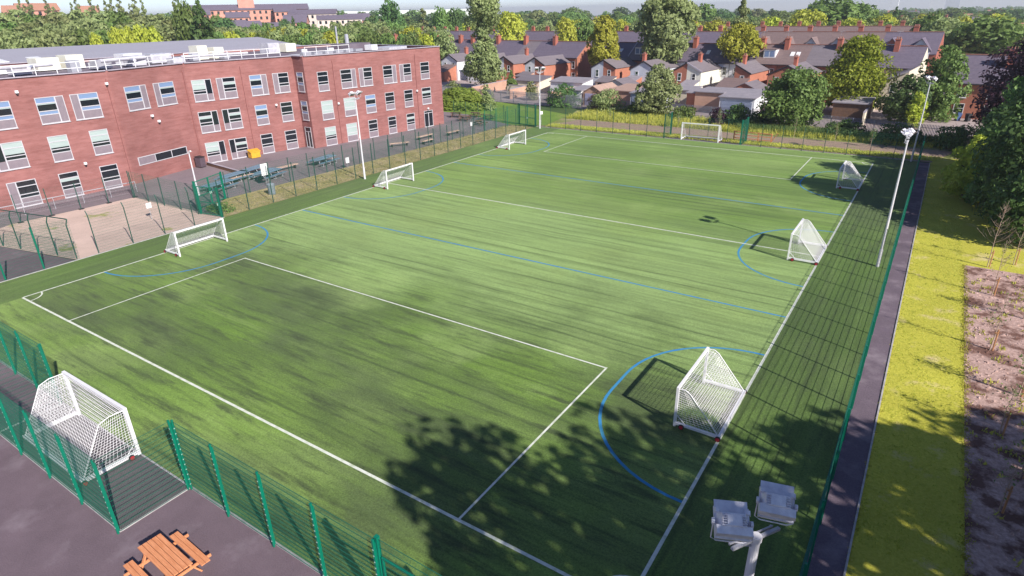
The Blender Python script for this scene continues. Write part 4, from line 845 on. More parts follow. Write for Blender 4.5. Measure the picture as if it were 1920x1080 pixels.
shed('garage with a lilac door and rusty brown pitched roof', -8.4, 90.2, 3.9, 6.5, 2.2, 3.3, BRICK_P, ORF, LIL, 'gable')
shed('garage with a tan felt roof behind the rusty bush', -4.2, 91.5, 5.0, 7, 2.6, 3.0, BRICK_P, ORF, None)
shed('garage with a wide blue grey shutter beside the round tree', .9, 89.4, 4.6, 6.5, 2.6, 3.1, REND_G, FELT, BLUD)
shed('brick outhouse with a white door behind the round tree', 9.2, 93.5, 1.8, 4, 2.6, 2.9, BRICK_O, FELT, None, name='outhouse')
shed('flat roofed pale brick garage beside the wide blue grey garage', 11.0, 92.2, 4.6, 6, 3.0, 3.1, BRICK_P, FELT, None)
shed('garage with a wide blue shutter and white rendered side wall', 15.8, 89.6, 5.4, 6.8, 2.7, 3.3, REND_W, FELT, BLUD)
shed('dark timber shed under the golden conifer', 31.6, 92.5, 4.6, 3.6, 2.4, 2.9, WOODB, FELT, None, name='shed')
shed('low white lean-to beside the wide leafy tree', 24.5, 96.5, 4.0, 4, 2.2, 2.7, REND_Y, SLATE2, None, name='outhouse')
shed('brick outhouse with a pitched grey roof and white verge in the yard behind the garages', 13.8, 101.6, 5.2, 6.0, 2.4, 3.6, BRICK_O, SLATE2, None, 'gable', name='outhouse')
shed('white conservatory block in the yard by the alley', -21.5, 101.0, 7.5, 4.0, 2.5, 3.1, REND_W, FELT, None, name='outhouse')
shed('long pale outhouse with a grey roof behind the thin floodlight mast', -31.0, 102.0, 6.5, 4.5, 2.3, 3.0, REND_C, SLATE2, None, name='outhouse')
shed('tiled white outhouse below the grey rendered wing', -9.5, 100.8, 4.6, 5.0, 2.4, 3.4, REND_Y, SLATE2, None, 'gable', name='outhouse')
shed('pink washed outhouse in the yard of the ivory wing', 5.2, 99.0, 3.4, 3.2, 2.3, 2.7, REND_C, FELT, None, name='outhouse')
for i, (x0, y0, x1, y1, m_, lb) in enumerate(((-34.5, 92, -35.5, 109, BRICK_P, 'pale brick yard wall by the tall poplar'), (-25, 91.5, -26, 110, BRICK_P, 'pale brick yard wall running to the white conservatory'), (-16, 92, -16.6, 110, BRICK_P, 'brick yard wall behind the dark bush'), (-30, 98, -22, 97.3, REND_C, 'low cream yard wall by the white conservatory'), (-5, 99, -5.3, 108, REND_W, 'white yard wall between two garages'), (8.6, 97, 8.5, 107, REND_C, 'cream yard wall beside the round tree'), (22.6, 92, 22.4, 103, BRICK_O, 'orange brick yard wall by the wide leafy tree'), (36.2, 88, 36.0, 106, REND_C, 'cream yard wall beside the cream end house'))):
    b = MB(); b.obox((x0, y0, .9), (x1, y1, .9), .22, 1.8); o = tag(b.build('yard_wall', m_), lb, 'wall'); b = MB(); b.obox((x0, y0, 1.84), (x1, y1, 1.84), .3, .08); b.build('coping', COPING, o)
# palisade fence
def palisade(label, pts, h=2.0):
    r = thing('palisade_fence', label, 'fence', (*pts[0], 0)); o = Vector((*pts[0], 0))
    for k in range(len(pts) - 1):
        p, q = Vector((*pts[k], 0)) - o, Vector((*pts[k + 1], 0)) - o; d = (q - p); L = d.length; d /= L; nn = Vector((-d.y, d.x, 0)); b = MB(); n = int(L / .16)
        for i in range(n):
            c = p + d * (.08 + i * .16); b.add([c + d * -.035, c + d * .035, c + d * .035 + Vector((0, 0, h - .08)), c + Vector((0, 0, h)), c + d * -.035 + Vector((0, 0, h - .08))] + [v + nn * .02 for v in (c + d * -.035, c + d * .035, c + d * .035 + Vector((0, 0, h - .08)), c + Vector((0, 0, h)), c + d * -.035 + Vector((0, 0, h - .08)))], [(0,1,2,3,4), (9,8,7,6,5), (0,5,6,1), (1,6,7,2), (2,7,8,3), (3,8,9,4), (4,9,5,0)])
        for z in (.35, h - .45): b.obox(p + nn * .045 + Vector((0, 0, z)), q + nn * .045 + Vector((0, 0, z)), .04, .05)
        b.build('pale_panel', PALI, r)
        n = max(1, round(L / 2.75))
        for i in range(n + (k == len(pts) - 2)): c = p + d * (L * i / n) + nn * .12; MB().box((c.x - .05, c.y - .05, 0), (c.x + .05, c.y + .05, h - .1)).build('post', GALV, r)
palisade('grey steel palisade fence along the back of the lawn below the tall poplar', [(-62, 91.4), (-42, 88.6), (-24, 86.8), (-6.6, 85.8)], 2.2)
palisade('blue grey steel palisade fence behind the garages', [(-6.4, 85.8), (10, 85.5), (22, 84.0)], 1.9)
palisade('blue grey steel palisade fence in tree shade beside the wide leafy tree', [(22.2, 84.0), (33, 81.6), (46, 79.0), (66, 77.5)], 2.1)

# ================================================================ TREES
def crown_mesh(h0, h1, rx, shape, n, leaf, seed, lobes=26, lr=.36, gap=.16):
    """many small leaf faces spread over an uneven cloud of lobes between heights h0 and h1"""
    g = np.random.default_rng(seed); Hc = h1 - h0; cs = []
    prof = {'round': lambda t: math.sin(math.pi * min(1, max(0, .12 + t * .84))) ** .6, 'cone': lambda t: max(.06, (1 - t) ** .75 * (1 if t > .12 else .6 + t * 3)), 'egg': lambda t: math.sin(math.pi * (.1 + .86 * t) ** .8) ** .7,
            'column': lambda t: (math.sin(math.pi * (.12 + .86 * t)) ** .45) * (1 - .45 * t), 'poplar': lambda t: (.72 + .3 * math.sin(9 * t)) * (1 if t < .8 else 1 - (t - .8) * 3) * (1 if t > .1 else .6), 'bush': lambda t: (1 - t * t) ** .5 if t < 1 else .05}[shape]
    for i in range(lobes):
        t = (i + .5) / lobes; t = min(.97, max(.03, t + g.uniform(-.05, .05))); R = rx * prof(t); a = i * 2.39996 + g.uniform(-.5, .5)
        q = R * math.sqrt(g.uniform(.05, .62)); rl = max(.12 * rx, lr * R * g.uniform(.75, 1.35) + .08 * rx)
        cs.append((q * math.cos(a), q * math.sin(a), h0 + t * Hc, rl, min(rl * 1.0, Hc * .28)))
    cs = np.array(cs); wts = cs[:, 3] ** 2; wts /= wts.sum(); idx = g.choice(len(cs), n, p=wts)
    d = g.normal(size=(n, 3)); d /= np.linalg.norm(d, axis=1)[:, None]; d[:, 2] = np.where(d[:, 2] < -.3, -d[:, 2] * .7, d[:, 2])
    # clumps: directions are pulled towards a few twig ends per lobe, leaving gaps between
    tw = g.normal(size=(len(cs), 14, 3)); tw /= np.linalg.norm(tw, axis=2)[:, :, None]
    k = g.integers(0, 14, n); d = d * .55 + tw[idx, k] * .75; d /= np.linalg.norm(d, axis=1)[:, None]
    rr_ = g.uniform(.62, 1.05, n) ** .6 + g.normal(0, gap * .35, n); c = cs[idx]
    P = np.stack([c[:, 0] + d[:, 0] * c[:, 3] * rr_, c[:, 1] + d[:, 1] * c[:, 3] * rr_, c[:, 2] + d[:, 2] * c[:, 4] * rr_], 1)
    P[:, 2] = np.maximum(P[:, 2], h0 * .8 if h0 > .4 else .05)
    nrm = d + g.normal(0, .55, (n, 3)); nrm /= np.linalg.norm(nrm, axis=1)[:, None]
    a = np.cross(nrm, g.normal(size=(n, 3))); a /= np.linalg.norm(a, axis=1)[:, None] + 1e-9; b = np.cross(nrm, a)
    s = leaf * g.uniform(.55, 1.25, n)[:, None]
    V = np.stack([P - a * s, P - b * s * .55, P + a * s, P + b * s * .6], 1).reshape(-1, 3)
    return V
def mesh_from(V, name, m, extra=None):
    me = bpy.data.meshes.new(name); n = len(V) // 4
    me.vertices.add(len(V)); me.vertices.foreach_set('co', V.ravel().astype(np.float32)); me.loops.add(4 * n); me.loops.foreach_set('vertex_index', np.arange(4 * n, dtype=np.int32))
    me.polygons.add(n); me.polygons.foreach_set('loop_start', np.arange(0, 4 * n, 4, dtype=np.int32)); me.update(calc_edges=True); me.materials.append(m); return me
def tree_thing(name, label, cat, loc, h, r, shape, n, leaf, m, seed, h0=None, trunk=.22, group=None, lobes=26, lean=0, lr=.36):
    t = thing(name, label, cat, (loc[0], loc[1], loc[2] if len(loc) > 2 else 0), 0, group); h0 = h * .22 if h0 is None else h0
    o = bpy.data.objects.new('crown', mesh_from(crown_mesh(h0, h, r, shape, n, leaf, seed, lobes, lr), 'crown', m)); COL.objects.link(o); o.parent = t
    b = MB(); g = random.Random(seed); top = h * (.86 if shape in ('poplar', 'column', 'cone') else .66)
    b.tube([(0, 0, -.1), (g.uniform(-.1, .1), g.uniform(-.1, .1), top * .5), (lean + g.uniform(-.2, .2), g.uniform(-.2, .2), top)], trunk, 8, r2=trunk * .3)
    for i in range(7):
        a = i * 2.4 + g.random(); z = h0 * .7 + (top - h0 * .7) * (i + .3) / 7; q = r * g.uniform(.45, .75)
        b.tube([(0, 0, z), (q * .5 * math.cos(a), q * .5 * math.sin(a), z + q * .45), (q * math.cos(a), q * math.sin(a), z + q * .8)], trunk * .38, 5, r2=trunk * .1)
    b.build('trunk', BARK_T, t); return t
def place(px, D, py_top, extra=0):
    """a tree D metres off in photo column px whose top reaches photo row py_top -> (x, y, ground), height"""
    x, y = at(px, D); v = ray(px, py_top); hh = math.hypot(v.x, v.y); z = CZ + v.z / hh * D; g0 = H(x, y); return (x, y, g0 - .05), z - g0
# trees one can tell apart
def pt(name, label, px, D, top, wpx, shape, n, leaf, m, seed, **k):
    loc, h = place(px, D, top); kk = dict(k); f = kk.pop('h0f', .15); return tree_thing(name, label, 'tree', loc, h, wpx / 2 / F_PX * D * 1.04, shape, n, leaf, m, seed, h0=h * f, **kk)
pt('poplar_tree', 'tall ragged poplar reaching past the skyline beside the end of the school', 909, 143, -22, 70, 'poplar', 16000, .34, L_OLIVE, 11, lobes=46, h0f=.04, lr=.42)
tree_thing('broadleaf_tree', 'round pale green tree in front of the blue grey garage', 'tree', (7.6, 84.2), 7.4, 3.1, 'egg', 9000, .22, L_PALE, 12, h0=.5)
tree_thing('broadleaf_tree', 'wide dark leafy tree before the palisade fence, beside the golden conifer', 'tree', (27.9, 82.0), 7.2, 4.2, 'round', 11000, .24, L_MID, 13, h0=.7, lobes=34)
tree_thing('cypress_tree', 'dense golden green conifer standing over the terraced roofs', 'tree', (33.0, 99.0), 10.8, 4.8, 'egg', 17000, .24, L_CON, 14, h0=1.6, lobes=44, lr=.42)
tree_thing('columnar_tree', 'tall green shrubby tree between the cream end house and the brick house', 'tree', (44.2, 97.8), 9.8, 3.4, 'egg', 9000, .22, L_MID, 15, h0=.4, lobes=34)
tree_thing('ivy_tree', 'dark ivy covered bushy tree against the cream wing', 'tree', (40.6, 92.5), 6.2, 2.9, 'egg', 6000, .22, L_DARK, 16, h0=.3)
tree_thing('yellow_bush', 'yellow green bush in front of the dark ivy covered tree', 'shrub', (42.2, 89.5), 4.6, 1.3, 'egg', 1600, .2, L_YEL, 17, h0=.2)
pt('broadleaf_tree', 'big heavy grey green tree rising above the middle of the terrace roofs', 1250, 141, -26, 88, 'round', 15000, .42, L_OLIVE, 18, lobes=40, h0f=.28)
pt('conical_tree', 'pointed conical tree above the white terraced house', 1388, 139, 0, 50, 'cone', 9000, .34, L_OLIVE, 19, lobes=36, h0f=.25)
pt('broadleaf_tree', 'low round yellow green tree at the foot of the conical tree', 1392, 137.5, 52, 78, 'round', 4500, .34, L_YEL, 20, h0f=.5)
pt('broadleaf_tree', 'round yellow green tree over the alley between the two terraces', 1133, 141, 31, 52, 'egg', 7000, .34, L_YEL, 21, h0f=.3)
tree_thing('copper_beech', 'dark purple copper beech at the edge of the field', 'tree', (53.2, 74.5), 12.6, 5.6, 'round', 24000, .22, L_COP, 22, h0=1.5, lobes=54)
tree_thing('yellow_bush', 'bright yellow green bush at the foot of the dark trees by the grass verge', 'shrub', (47.9, 53.0), 5.3, 1.8, 'egg', 6200, .16, L_YEL, 23, h0=.2)
tree_thing('green_bush', 'mid green bush between the yellow bush and the tall dark trees', 'shrub', (49.2, 51.0), 4.2, 1.8, 'egg', 6000, .15, L_MID, 24, h0=.2)
for i, (x, y, h, r_, sh, lb, m_) in enumerate(((52.0, 47.0, 11.8, 4.4, 'egg', 'tall dark evergreen casting shade over the footpath', L_DARK), (52.2, 55.5, 11.0, 4.0, 'egg', 'tall dark tree behind the bright yellow bush', L_MID), (52.6, 63.0, 8.6, 4.2, 'round', 'dark spreading tree between the copper beech and the tall evergreens', L_DARK), (51.6, 41.6, 5.2, 2.4, 'round', 'low dark tree at the corner of the planting bed', L_DARK), (50.0, 66.5, 3.6, 2.0, 'round', 'low dark bush beyond the end of the footpath', L_MID))):
    tree_thing('dark_tree', lb, 'tree', (x, y), h, r_, sh, 20000 if h > 8 else 6500, .19, m_, 30 + i, h0=.5, lobes=50)
# outside the picture on the footpath side: the trees whose shade falls across the near pitch
for i, (x, y, h, r_) in enumerate(((53.2, -5.2, 15.0, 5.0), (57.5, -1.0, 14.5, 5.2), (62.0, 4.0, 13.5, 4.6), (57.5, 7.5, 8.0, 3.4), (63, -9, 15, 5.5), (66, 8.5, 12, 4.5), (70, 41, 14, 5.5), (52.5, -14.0, 11, 4))):
    tree_thing('broadleaf_tree', 'broad tree beyond the planting bed whose shade reaches the pitch', 'tree', (x, y), h, r_, 'round', 5600, .33, L_MID, 50 + i, h0=1.2, lobes=46, lr=.3, group='trees shading the footpath side of the pitch')
# bushes
def bush(label, x, y, h, r_, m, seed, n=2500, leaf=.16, name='bush', group=None, sh='bush'):
    return tree_thing(name, label, 'bush', (x, y), h, r_, sh, n, leaf, m, seed, h0=.1, trunk=.06, lobes=22, group=group, lr=.45)
hd = thing('hedge', 'clipped bright green hedge by the end wall of the school', 'hedge', (-25.2, 76.2, 0), rad(12)); V = crown_mesh(.1, 3.3, 1.9, 'bush', 15000, .17, 71, 40, .6); V2 = V.copy(); V2[:, 0] = V2[:, 0] * 2.2
hm = bpy.data.objects.new('foliage', mesh_from(V2, 'foliage', L_HEDGE)); COL.objects.link(hm); hm.parent = hd; b = MB()
for i in range(7): b.tube([(-3.6 + i * 1.2, 0, 0), (-3.6 + i * 1.2, .1, 1.8)], .05, 5)
b.build('stems', BARK_T, hd)
bush('rust tinged bush at the end of the clipped hedge', -20.2, 77.6, 2.5, 1.3, L_OLIVE, 72)
bush('small upright conifer in the yard beyond the palisade fence', -29.3, 98.5, 4.6, 1.3, L_MID, 73, 2500, .2, 'conifer', sh='cone')
bush('low green bush inside the palisade fence near the white conservatory', -20.4, 92.0, 3.4, 1.2, L_OLIVE, 74, 1500)
bush('dark bushy shrub beside the thin floodlight mast', -11.0, 87.3, 3.6, 2.5, L_DARK, 75, 4200)
bush('rust and olive bush before the tan roofed garage', -1.2, 84.8, 3.4, 2.6, L_OLIVE, 76, 3400); bush('reddish dry bush beside the lilac garage door', -3.6, 85.6, 3.0, 1.3, L_BR, 77, 1200)
bush('dark undergrowth bush behind the far goal', 20.8, 81.5, 2.6, 2.1, L_DARK, 78, 3000); bush('purple leaved bush behind the far goal', 18.6, 79.6, 2.4, 1.2, L_COP, 79, 1300); bush('low dark bush in front of the palisade fence beside the wide leafy tree', 35.0, 79.6, 1.7, 2.6, L_DARK, 80, 2600)
bush('low dark bush near the far end of the palisade fence', 41.0, 77.9, 1.9, 2.8, L_DARK, 81, 2800); bush('dark bramble bush beyond the footpath end', 47.5, 76.4, 2.3, 3.0, L_DARK, 82, 3600); bush('low bush between the far bay and the wide leafy tree', 24.0, 81.5, 2.0, 1.8, L_DARK, 83, 2200)
bush('weedy bush at the foot of the round pale tree', 4.0, 84.2, 1.7, 1.9, L_MID, 84, 1900); bush('weedy green bush beside the brick outhouse', 12.2, 83.6, 1.6, 2.2, L_MID, 85, 2000); bush('dark bush in the yard at the end of the white house wing', -40.0, 93, 2.4, 2.0, L_OLIVE, 86, 1800); bush('climber over the palisade fence at the end of the lawn', -27.8, 87.6, 2.9, 1.2, L_OLIVE, 87, 1300)
bush('small bush at the gate beside the sandy plot', -6.0, 17.3, .7, 1.1, L_MID, 88, 700, .1)
# distant trees: prototypes, then individual copies
def proto(name, label, h, r_, shape, n, leaf, m, seed, **k): return tree_thing(name, label, 'tree', (0, 0), h, r_, shape, n, leaf, m, seed, **k)
used = {}
ZONES = {}
def put(kind, px, D, top, wpx=None, label=None, group=None):
    loc, h = place(px, D, top); h = max(h, 3.0); base = PROTO[kind]; ph, pr = PD[kind]; sz = h / ph; sx = sz if wpx is None else (wpx / 2 / F_PX * D) / pr
    sc = (sx, sx, sz); rz = RNG.uniform(0, 6.28)
    if kind not in used:
        used[kind] = 1; base.location = loc; base.rotation_euler = (0, 0, rz); base.scale = sc; base['label'] = label
        if group: base['group'] = group
        return base
    return dup(base, loc, rz, sc, label, group)
PD = {'a': (12, 5.2), 'b': (12, 4.6), 'c': (12, 5.0), 'd': (14, 3.6), 'p': (14, 1.9), 'y': (10, 4.4), 'k': (12, 5.2)}
PROTO = {'a': proto('broadleaf_tree', 'x', 12, 5.2, 'round', 2600, .5, L_OLIVE, 101), 'b': proto('broadleaf_tree', 'x', 12, 4.6, 'egg', 2400, .5, L_MID, 102), 'c': proto('broadleaf_tree', 'x', 12, 5.0, 'round', 2600, .5, L_MID, 103, lobes=34),
         'd': proto('conical_tree', 'x', 14, 3.6, 'cone', 2200, .45, L_DARK, 104), 'p': proto('poplar_tree', 'x', 14, 1.9, 'column', 1800, .4, L_OLIVE, 105, h0=.4), 'y': proto('broadleaf_tree', 'x', 10, 4.4, 'round', 2200, .45, L_YEL, 106), 'k': proto('broadleaf_tree', 'x', 12, 5.2, 'round', 2400, .5, L_DARK, 107)}
# named distant trees
for kd, px, D, top, wpx, lb in (('k', 735, 260, 6, 48, 'tall dark rounded tree on the skyline behind the second chimney flue'), ('p', 795, 250, 15, 26, 'slim tree on the skyline near the tall ragged poplar'), ('c', 828, 240, 18, 36, 'grey green square topped tree close to the tall ragged poplar'), ('k', 852, 245, 20, 34, 'blue green round tree touching the tall ragged poplar'),
        ('d', 382, 170, 0, 62, 'large pyramid shaped tree behind the sports hall'), ('c', 352, 180, 8, 44, 'bushy tree joined to the pyramid shaped tree'), ('p', 337, 230, 2, 14, 'thin dark poplar beside the pyramid shaped tree'), ('y', 955, 190, 28, 60, 'light green round tree just past the ragged poplar'), ('y', 1060, 185, 38, 44, 'light round tree above the terrace chimneys'), ('c', 1095, 187, 40, 44, 'mixed green tree next to the yellow green alley tree'),
        ('b', 1318, 300, 9, 56, 'large round tree on the skyline between the heavy tree and the conical tree'), ('c', 1555, 250, 0, 110, 'broad dark tree mass on the skyline above the mottled roofs'), ('b', 1610, 262, 10, 70, 'tree joined to the broad dark mass on the skyline'), ('y', 1505, 235, 22, 62, 'light green bushy tree below the broad dark mass'), ('d', 1672, 270, 12, 22, 'narrow dark conifer on the skyline'),
        ('a', 1775, 178, 40, 80, 'yellowish bushy tree past the end of the second row'), ('c', 1745, 190, 28, 50, 'upright green tree at the end of the second row'), ('c', 1855, 170, 36, 92, 'large green tree behind the lone brick house'), ('b', 1895, 175, 42, 66, 'green tree between the lone house and the copper beech'), ('y', 1448, 220, 36, 40, 'small light tree over the dormer house'), ('y', 1340, 215, 42, 60, 'light green tree over the ridge of the white house'), ('y', 1300, 222, 40, 40, 'round light tree beside the heavy grey green tree'),
        ('y', 1165, 225, 40, 34, 'small light tree by the heavy grey green tree'), ('a', 1195, 222, 42, 50, 'olive tree partly covered by the heavy grey green tree')):
    put(kd, px, D, top, wpx, lb)
# poplars along the hill on the skyline
for i, (px, top, w_) in enumerate(((52, -8, 11), (70, -6, 12), (102, -8, 11), (147, 4, 9), (157, -7, 12), (184, -4, 14), (196, 8, 10), (211, 0, 12), (221, -8, 14), (237, -8, 15), (254, 6, 8), (265, -8, 16), (279, -6, 10), (60, 8, 10), (112, 12, 12))):
    put('p', px, 330 + (i * 37) % 40, top, w_, 'slender dark poplar on the skyline above the olive trees', 'poplars along the hill behind the sports hall')
L1 = 'rounded olive green tree in the wooded belt behind the sports hall'; G1 = 'wooded belt behind the sports hall'
# belt behind the hall
belt = [(-40, 22), (5, 33), (35, 24), (70, 30), (105, 32), (135, 27), (165, 24), (195, 26), (225, 24), (255, 26), (285, 33), (310, 31), (335, 42), (20, 45), (60, 48), (95, 50), (130, 46), (170, 42), (205, 44), (240, 47), (275, 50), (305, 50), (345, 50), (150, 58), (80, 62), (30, 66), (0, 60), (115, 62), (190, 60)]
for i, (px, top) in enumerate(belt): put('aaaba'[i % 5], px, (225 if top < 35 else 195 if top < 52 else 172) + (i * 13) % 17, top, 66 if top < 52 else 56, L1, G1)
for i, (px, top, w_) in enumerate(((218, 58, 30), (237, 56, 34), (262, 53, 34), (285, 56, 36), (175, 68, 26))): put('y', px, 168 + i, top, w_, 'bright yellow green tree low in the wooded belt, above the hall roof', 'yellow green trees above the hall roof')
g2 = random.Random(21)
L2 = 'leafy tree in the belt below the brick buildings on the hill'; G2 = 'tree belt below the brick buildings'
for i in range(64):
    px = 395 + i * 7.1 + g2.uniform(-6, 6); near = i % 3; D = (240, 205, 180)[near] + g2.uniform(-8, 8); top = (47, 55, 64)[near] + g2.uniform(-4, 4) + (px < 480) * 3
    put(g2.choice('abyacb' if near else 'abcab'), px, D, top, g2.uniform(34, 50), L2, G2)
for i, (px, top, w_) in enumerate(((425, 36, 40), (447, 52, 30), (536, 38, 22), (552, 30, 18), (570, 44, 26), (410, 30, 26))): put('kkkdkc'[i], px, 290 + i * 3, top, w_, 'dark tree standing against the brick buildings on the hill', 'dark trees before the brick buildings')
L3 = 'hazy tree on the far wooded skyline beyond the terraces'; G3 = 'far wooded skyline'
for i in range(130):
    px = 640 + i * 10.1 + g2.uniform(-8, 8)
    row = i % 3; D = (430, 560, 330)[row] + g2.uniform(-40, 40); ty = 26 - (px - 640) * .006
    top = ty + (2, -3, 12)[row] + g2.uniform(-5, 4)
    if px > 1500: top += 4
    put(g2.choice('abcckkdb'), px, D, top, g2.uniform(22, 46) * (1.0 if row < 2 else 1.15), L3, G3)
L4 = 'street tree between the back roofs and the far skyline'; G4 = 'trees among the roofs beyond the terraces'
for i in range(58):
    px = 860 + i * 17.6 + g2.uniform(-9, 9); D = 232 + (i % 2) * 34 + g2.uniform(-10, 10); top = 45 - (px - 860) * .012 + g2.uniform(-6, 4) + (6 if i % 2 == 0 else -1)
    put(g2.choice('abycbya'), px, D, top, g2.uniform(30, 52), L4, G4)
for kd in PROTO:
    assert kd in used, kd
# far off: more trees than one could count
def woodland():
    Vs = []; base = [crown_mesh(.5, 11, 5, 'round', 150, 1.5, 900 + i, 10, .45) for i in range(5)]; g = np.random.default_rng(5)
    for i in range(1700):
        px = g.uniform(-60, 2000); D = 620 * (4200 / 620) ** g.uniform(0, 1) if px > 640 else g.uniform(430, 900); x, y = at(px, D); s = g.uniform(.4, .8)
        a = g.uniform(0, 6.28); V = base[i % 5] * s; R2 = np.array([[math.cos(a), -math.sin(a), 0], [math.sin(a), math.cos(a), 0], [0, 0, 1]]); Vs.append(V @ R2.T * np.array([1.3, 1.3, 1]) + np.array([x, y, H(x, y) - 1]))
    o = bpy.data.objects.new('distant_woodland', mesh_from(np.concatenate(Vs), 'distant_woodland', L_MID)); COL.objects.link(o); o['kind'] = 'stuff'; o['label'] = 'hazy woodland stretching to the horizon'; o['category'] = 'woodland'
woodland()

# ================================================================ FAR BUILDINGS
SALM = wall_mat('salmon_brick', (.62, .30, .23), (.54, .25, .19), (.55, .4, .32)); CREAMW = mat('far_cream', (.74, .62, .55))
def block(par, x0, y0, x1, y1, z0, ze, zr, wm, rm, win=0, nm='wall'):
    b = MB(); gwall(b, x0, x1, y0, y1, ze, zr); b.v = [(x, y, z if z > 0 else z0) for x, y, z in b.v]; wo = b.build(nm, wm, par)
    b = MB(); gable_roof(b, x0 - .4, x1 + .4, y0, y1, ze, zr, .5, .3); b.build('roof', rm, par)
    nfl = int((ze - z0) // 3.1)
    if win:
        k = int((x1 - x0) / win)
        w0 = None
        for f in range(nfl):
            for i in range(k):
                if w0 is None: w0 = MB().box((-.6, -.06, -.8), (.6, -.01, .8)).build('window', GLASS, wo); o = w0
                else: o = w0.copy(); COL.objects.link(o); o.parent = wo
                o.location = (x0 + (i + .5) * (x1 - x0) / k, y0, ze - 1.6 - 3.1 * f)
bx, by = at(478, 420); rzb = YAW + math.atan((960 - 478) / F_PX)
hs = thing('hospital_building', 'long salmon brick building with a slate roof and square clock tower on the hill', 'building', (bx, by, 0), rzb)
block(hs, -32, 0, 32, 9, 6, 19.6, 22.0, SALM, SLATE, 3.2); block(hs, -31, -6, -22, 0, 6, 17.5, 20, SALM, SLATE, 3); block(hs, 12, -8, 24, 0, 6, 18.2, 20.4, SALM, SLATE, 3); block(hs, -14, -9, -2, -1, 6, 15.6, 18, SALM, SLATE, 3)
b = MB(); b.box((-6.5, 1, 16), (2.2, 9, 31)); b.build('tower', SALM, hs); b = MB(); b.box((-7.1, .4, 31), (2.8, 9.6, 31.9)); b.add([(-6.5, 1, 31.9), (2.2, 1, 31.9), (2.2, 9, 31.9), (-6.5, 9, 31.9), (-2.1, 5, 38)], [(0,1,4), (1,2,4), (2,3,4), (3,0,4)]); b.build('tower_roof', SLATE, hs)
b = MB()
for i in range(3): b.box((-5.2 + i * 2.6, .9, 25), (-4.0 + i * 2.6, .98, 29))
b.build('louvres', PANEL, hs)
for i, (px, D, W_, d_, ze, zr, z0, wm, lb) in enumerate(((590, 400, 26, 8, 16.6, 18.6, 5, CREAMW, 'pale two storey block joined to the hillside brick building'), (640, 385, 24, 8, 13.6, 15.4, 4, CREAMW, 'long pale block with a slate roof on the hill'), (676, 392, 14, 10, 12.8, 16, 4, SALM, 'salmon block at the end of the hillside group'), (505, 370, 12, 9, 9.5, 12.5, 3, REND_W, 'small white gabled house before the hillside brick building'), (445, 365, 10, 9, 11, 14, 3, CREAMW, 'tall pale house below the hillside brick building'), (468, 368, 14, 9, 10.5, 13.5, 3, SALM, 'brick house below the clock tower'), (555, 380, 12, 10, 12.5, 16, 3, SALM, 'salmon gabled house under the hillside brick building'), (310, 300, 12, 8, 12, 15, 3, REND_G, 'grey gabled house among the skyline poplars'), (86, 380, 16, 6, 20.5, 23.0, 8, SALM, 'salmon roofed house on the skyline among the poplars'), (40, 370, 9, 6, 19.5, 22, 8, SALM, 'small salmon house at the end of the poplar row'), (178, 370, 8, 6, 19.0, 21.5, 8, SALM, 'small salmon house between two poplars'))):
    x, y = at(px, D); r = thing('far_building', lb, 'building', (x, y, 0), YAW + math.atan((960 - px) / F_PX) + rad((i % 3 - 1) * 12)); block(r, -W_/2, 0, W_/2, d_, z0, ze, zr, wm, SLATE if i not in (8, 9, 10) else TILE_O, 2.8)
# houses scattered through the suburb beyond
def far_house(wm, rm):
    r = thing('suburban_house', 'small distant house with a tiled roof among the trees', 'house', (0, 0, 0), 0, 'distant houses among the trees'); block(r, -6, 0, 6, 8, 0, 5.2, 8.2, wm, rm, 3); chimney(r, 3, 4, 7.4, 9.6, 1, .7, BRICK_O, 2); return r
fh = [far_house(REND_W, TILE_O), far_house(BRICK_O, TILE_O), far_house(REND_C, TILE), far_house(BRICK_P, SLATE)]
g3 = random.Random(8); fu = set()
for i in range(96):
    px = 700 + g3.random() * 1240; D = 270 + 620 * g3.random() ** 1.3
    if px < 900: D += 60
    x, y = at(px, D); k = i % 4; rz = g3.choice([0, .3, -.25, 1.4, .1])
    if k not in fu: fu.add(k); fh[k].location = (x, y, H(x, y)); fh[k].rotation_euler = (0, 0, rz)
    else: dup(fh[k], (x, y, H(x, y)), rz, (1, 1, 1))
for px, D, w_, h_, lb in ((1666, 1500, 14, 40, 'pale tower block on the far horizon'), (1745, 1650, 26, 36, 'white block on the hazy far horizon'), (1770, 1680, 30, 30, 'grey block beside the white one on the far horizon')):
    x, y = at(px, D); r = thing('tower_block', lb, 'building', (x, y, 0)); MB().box((-w_/2, -6, 0), (w_/2, 6, h_ * .68)).build('wall', REND_W if px != 1770 else REND_G, r); MB().box((-w_/5, -3, h_ * .68), (w_/5, 3, h_ * .68 + 3)).build('plant_room', REND_G, r)

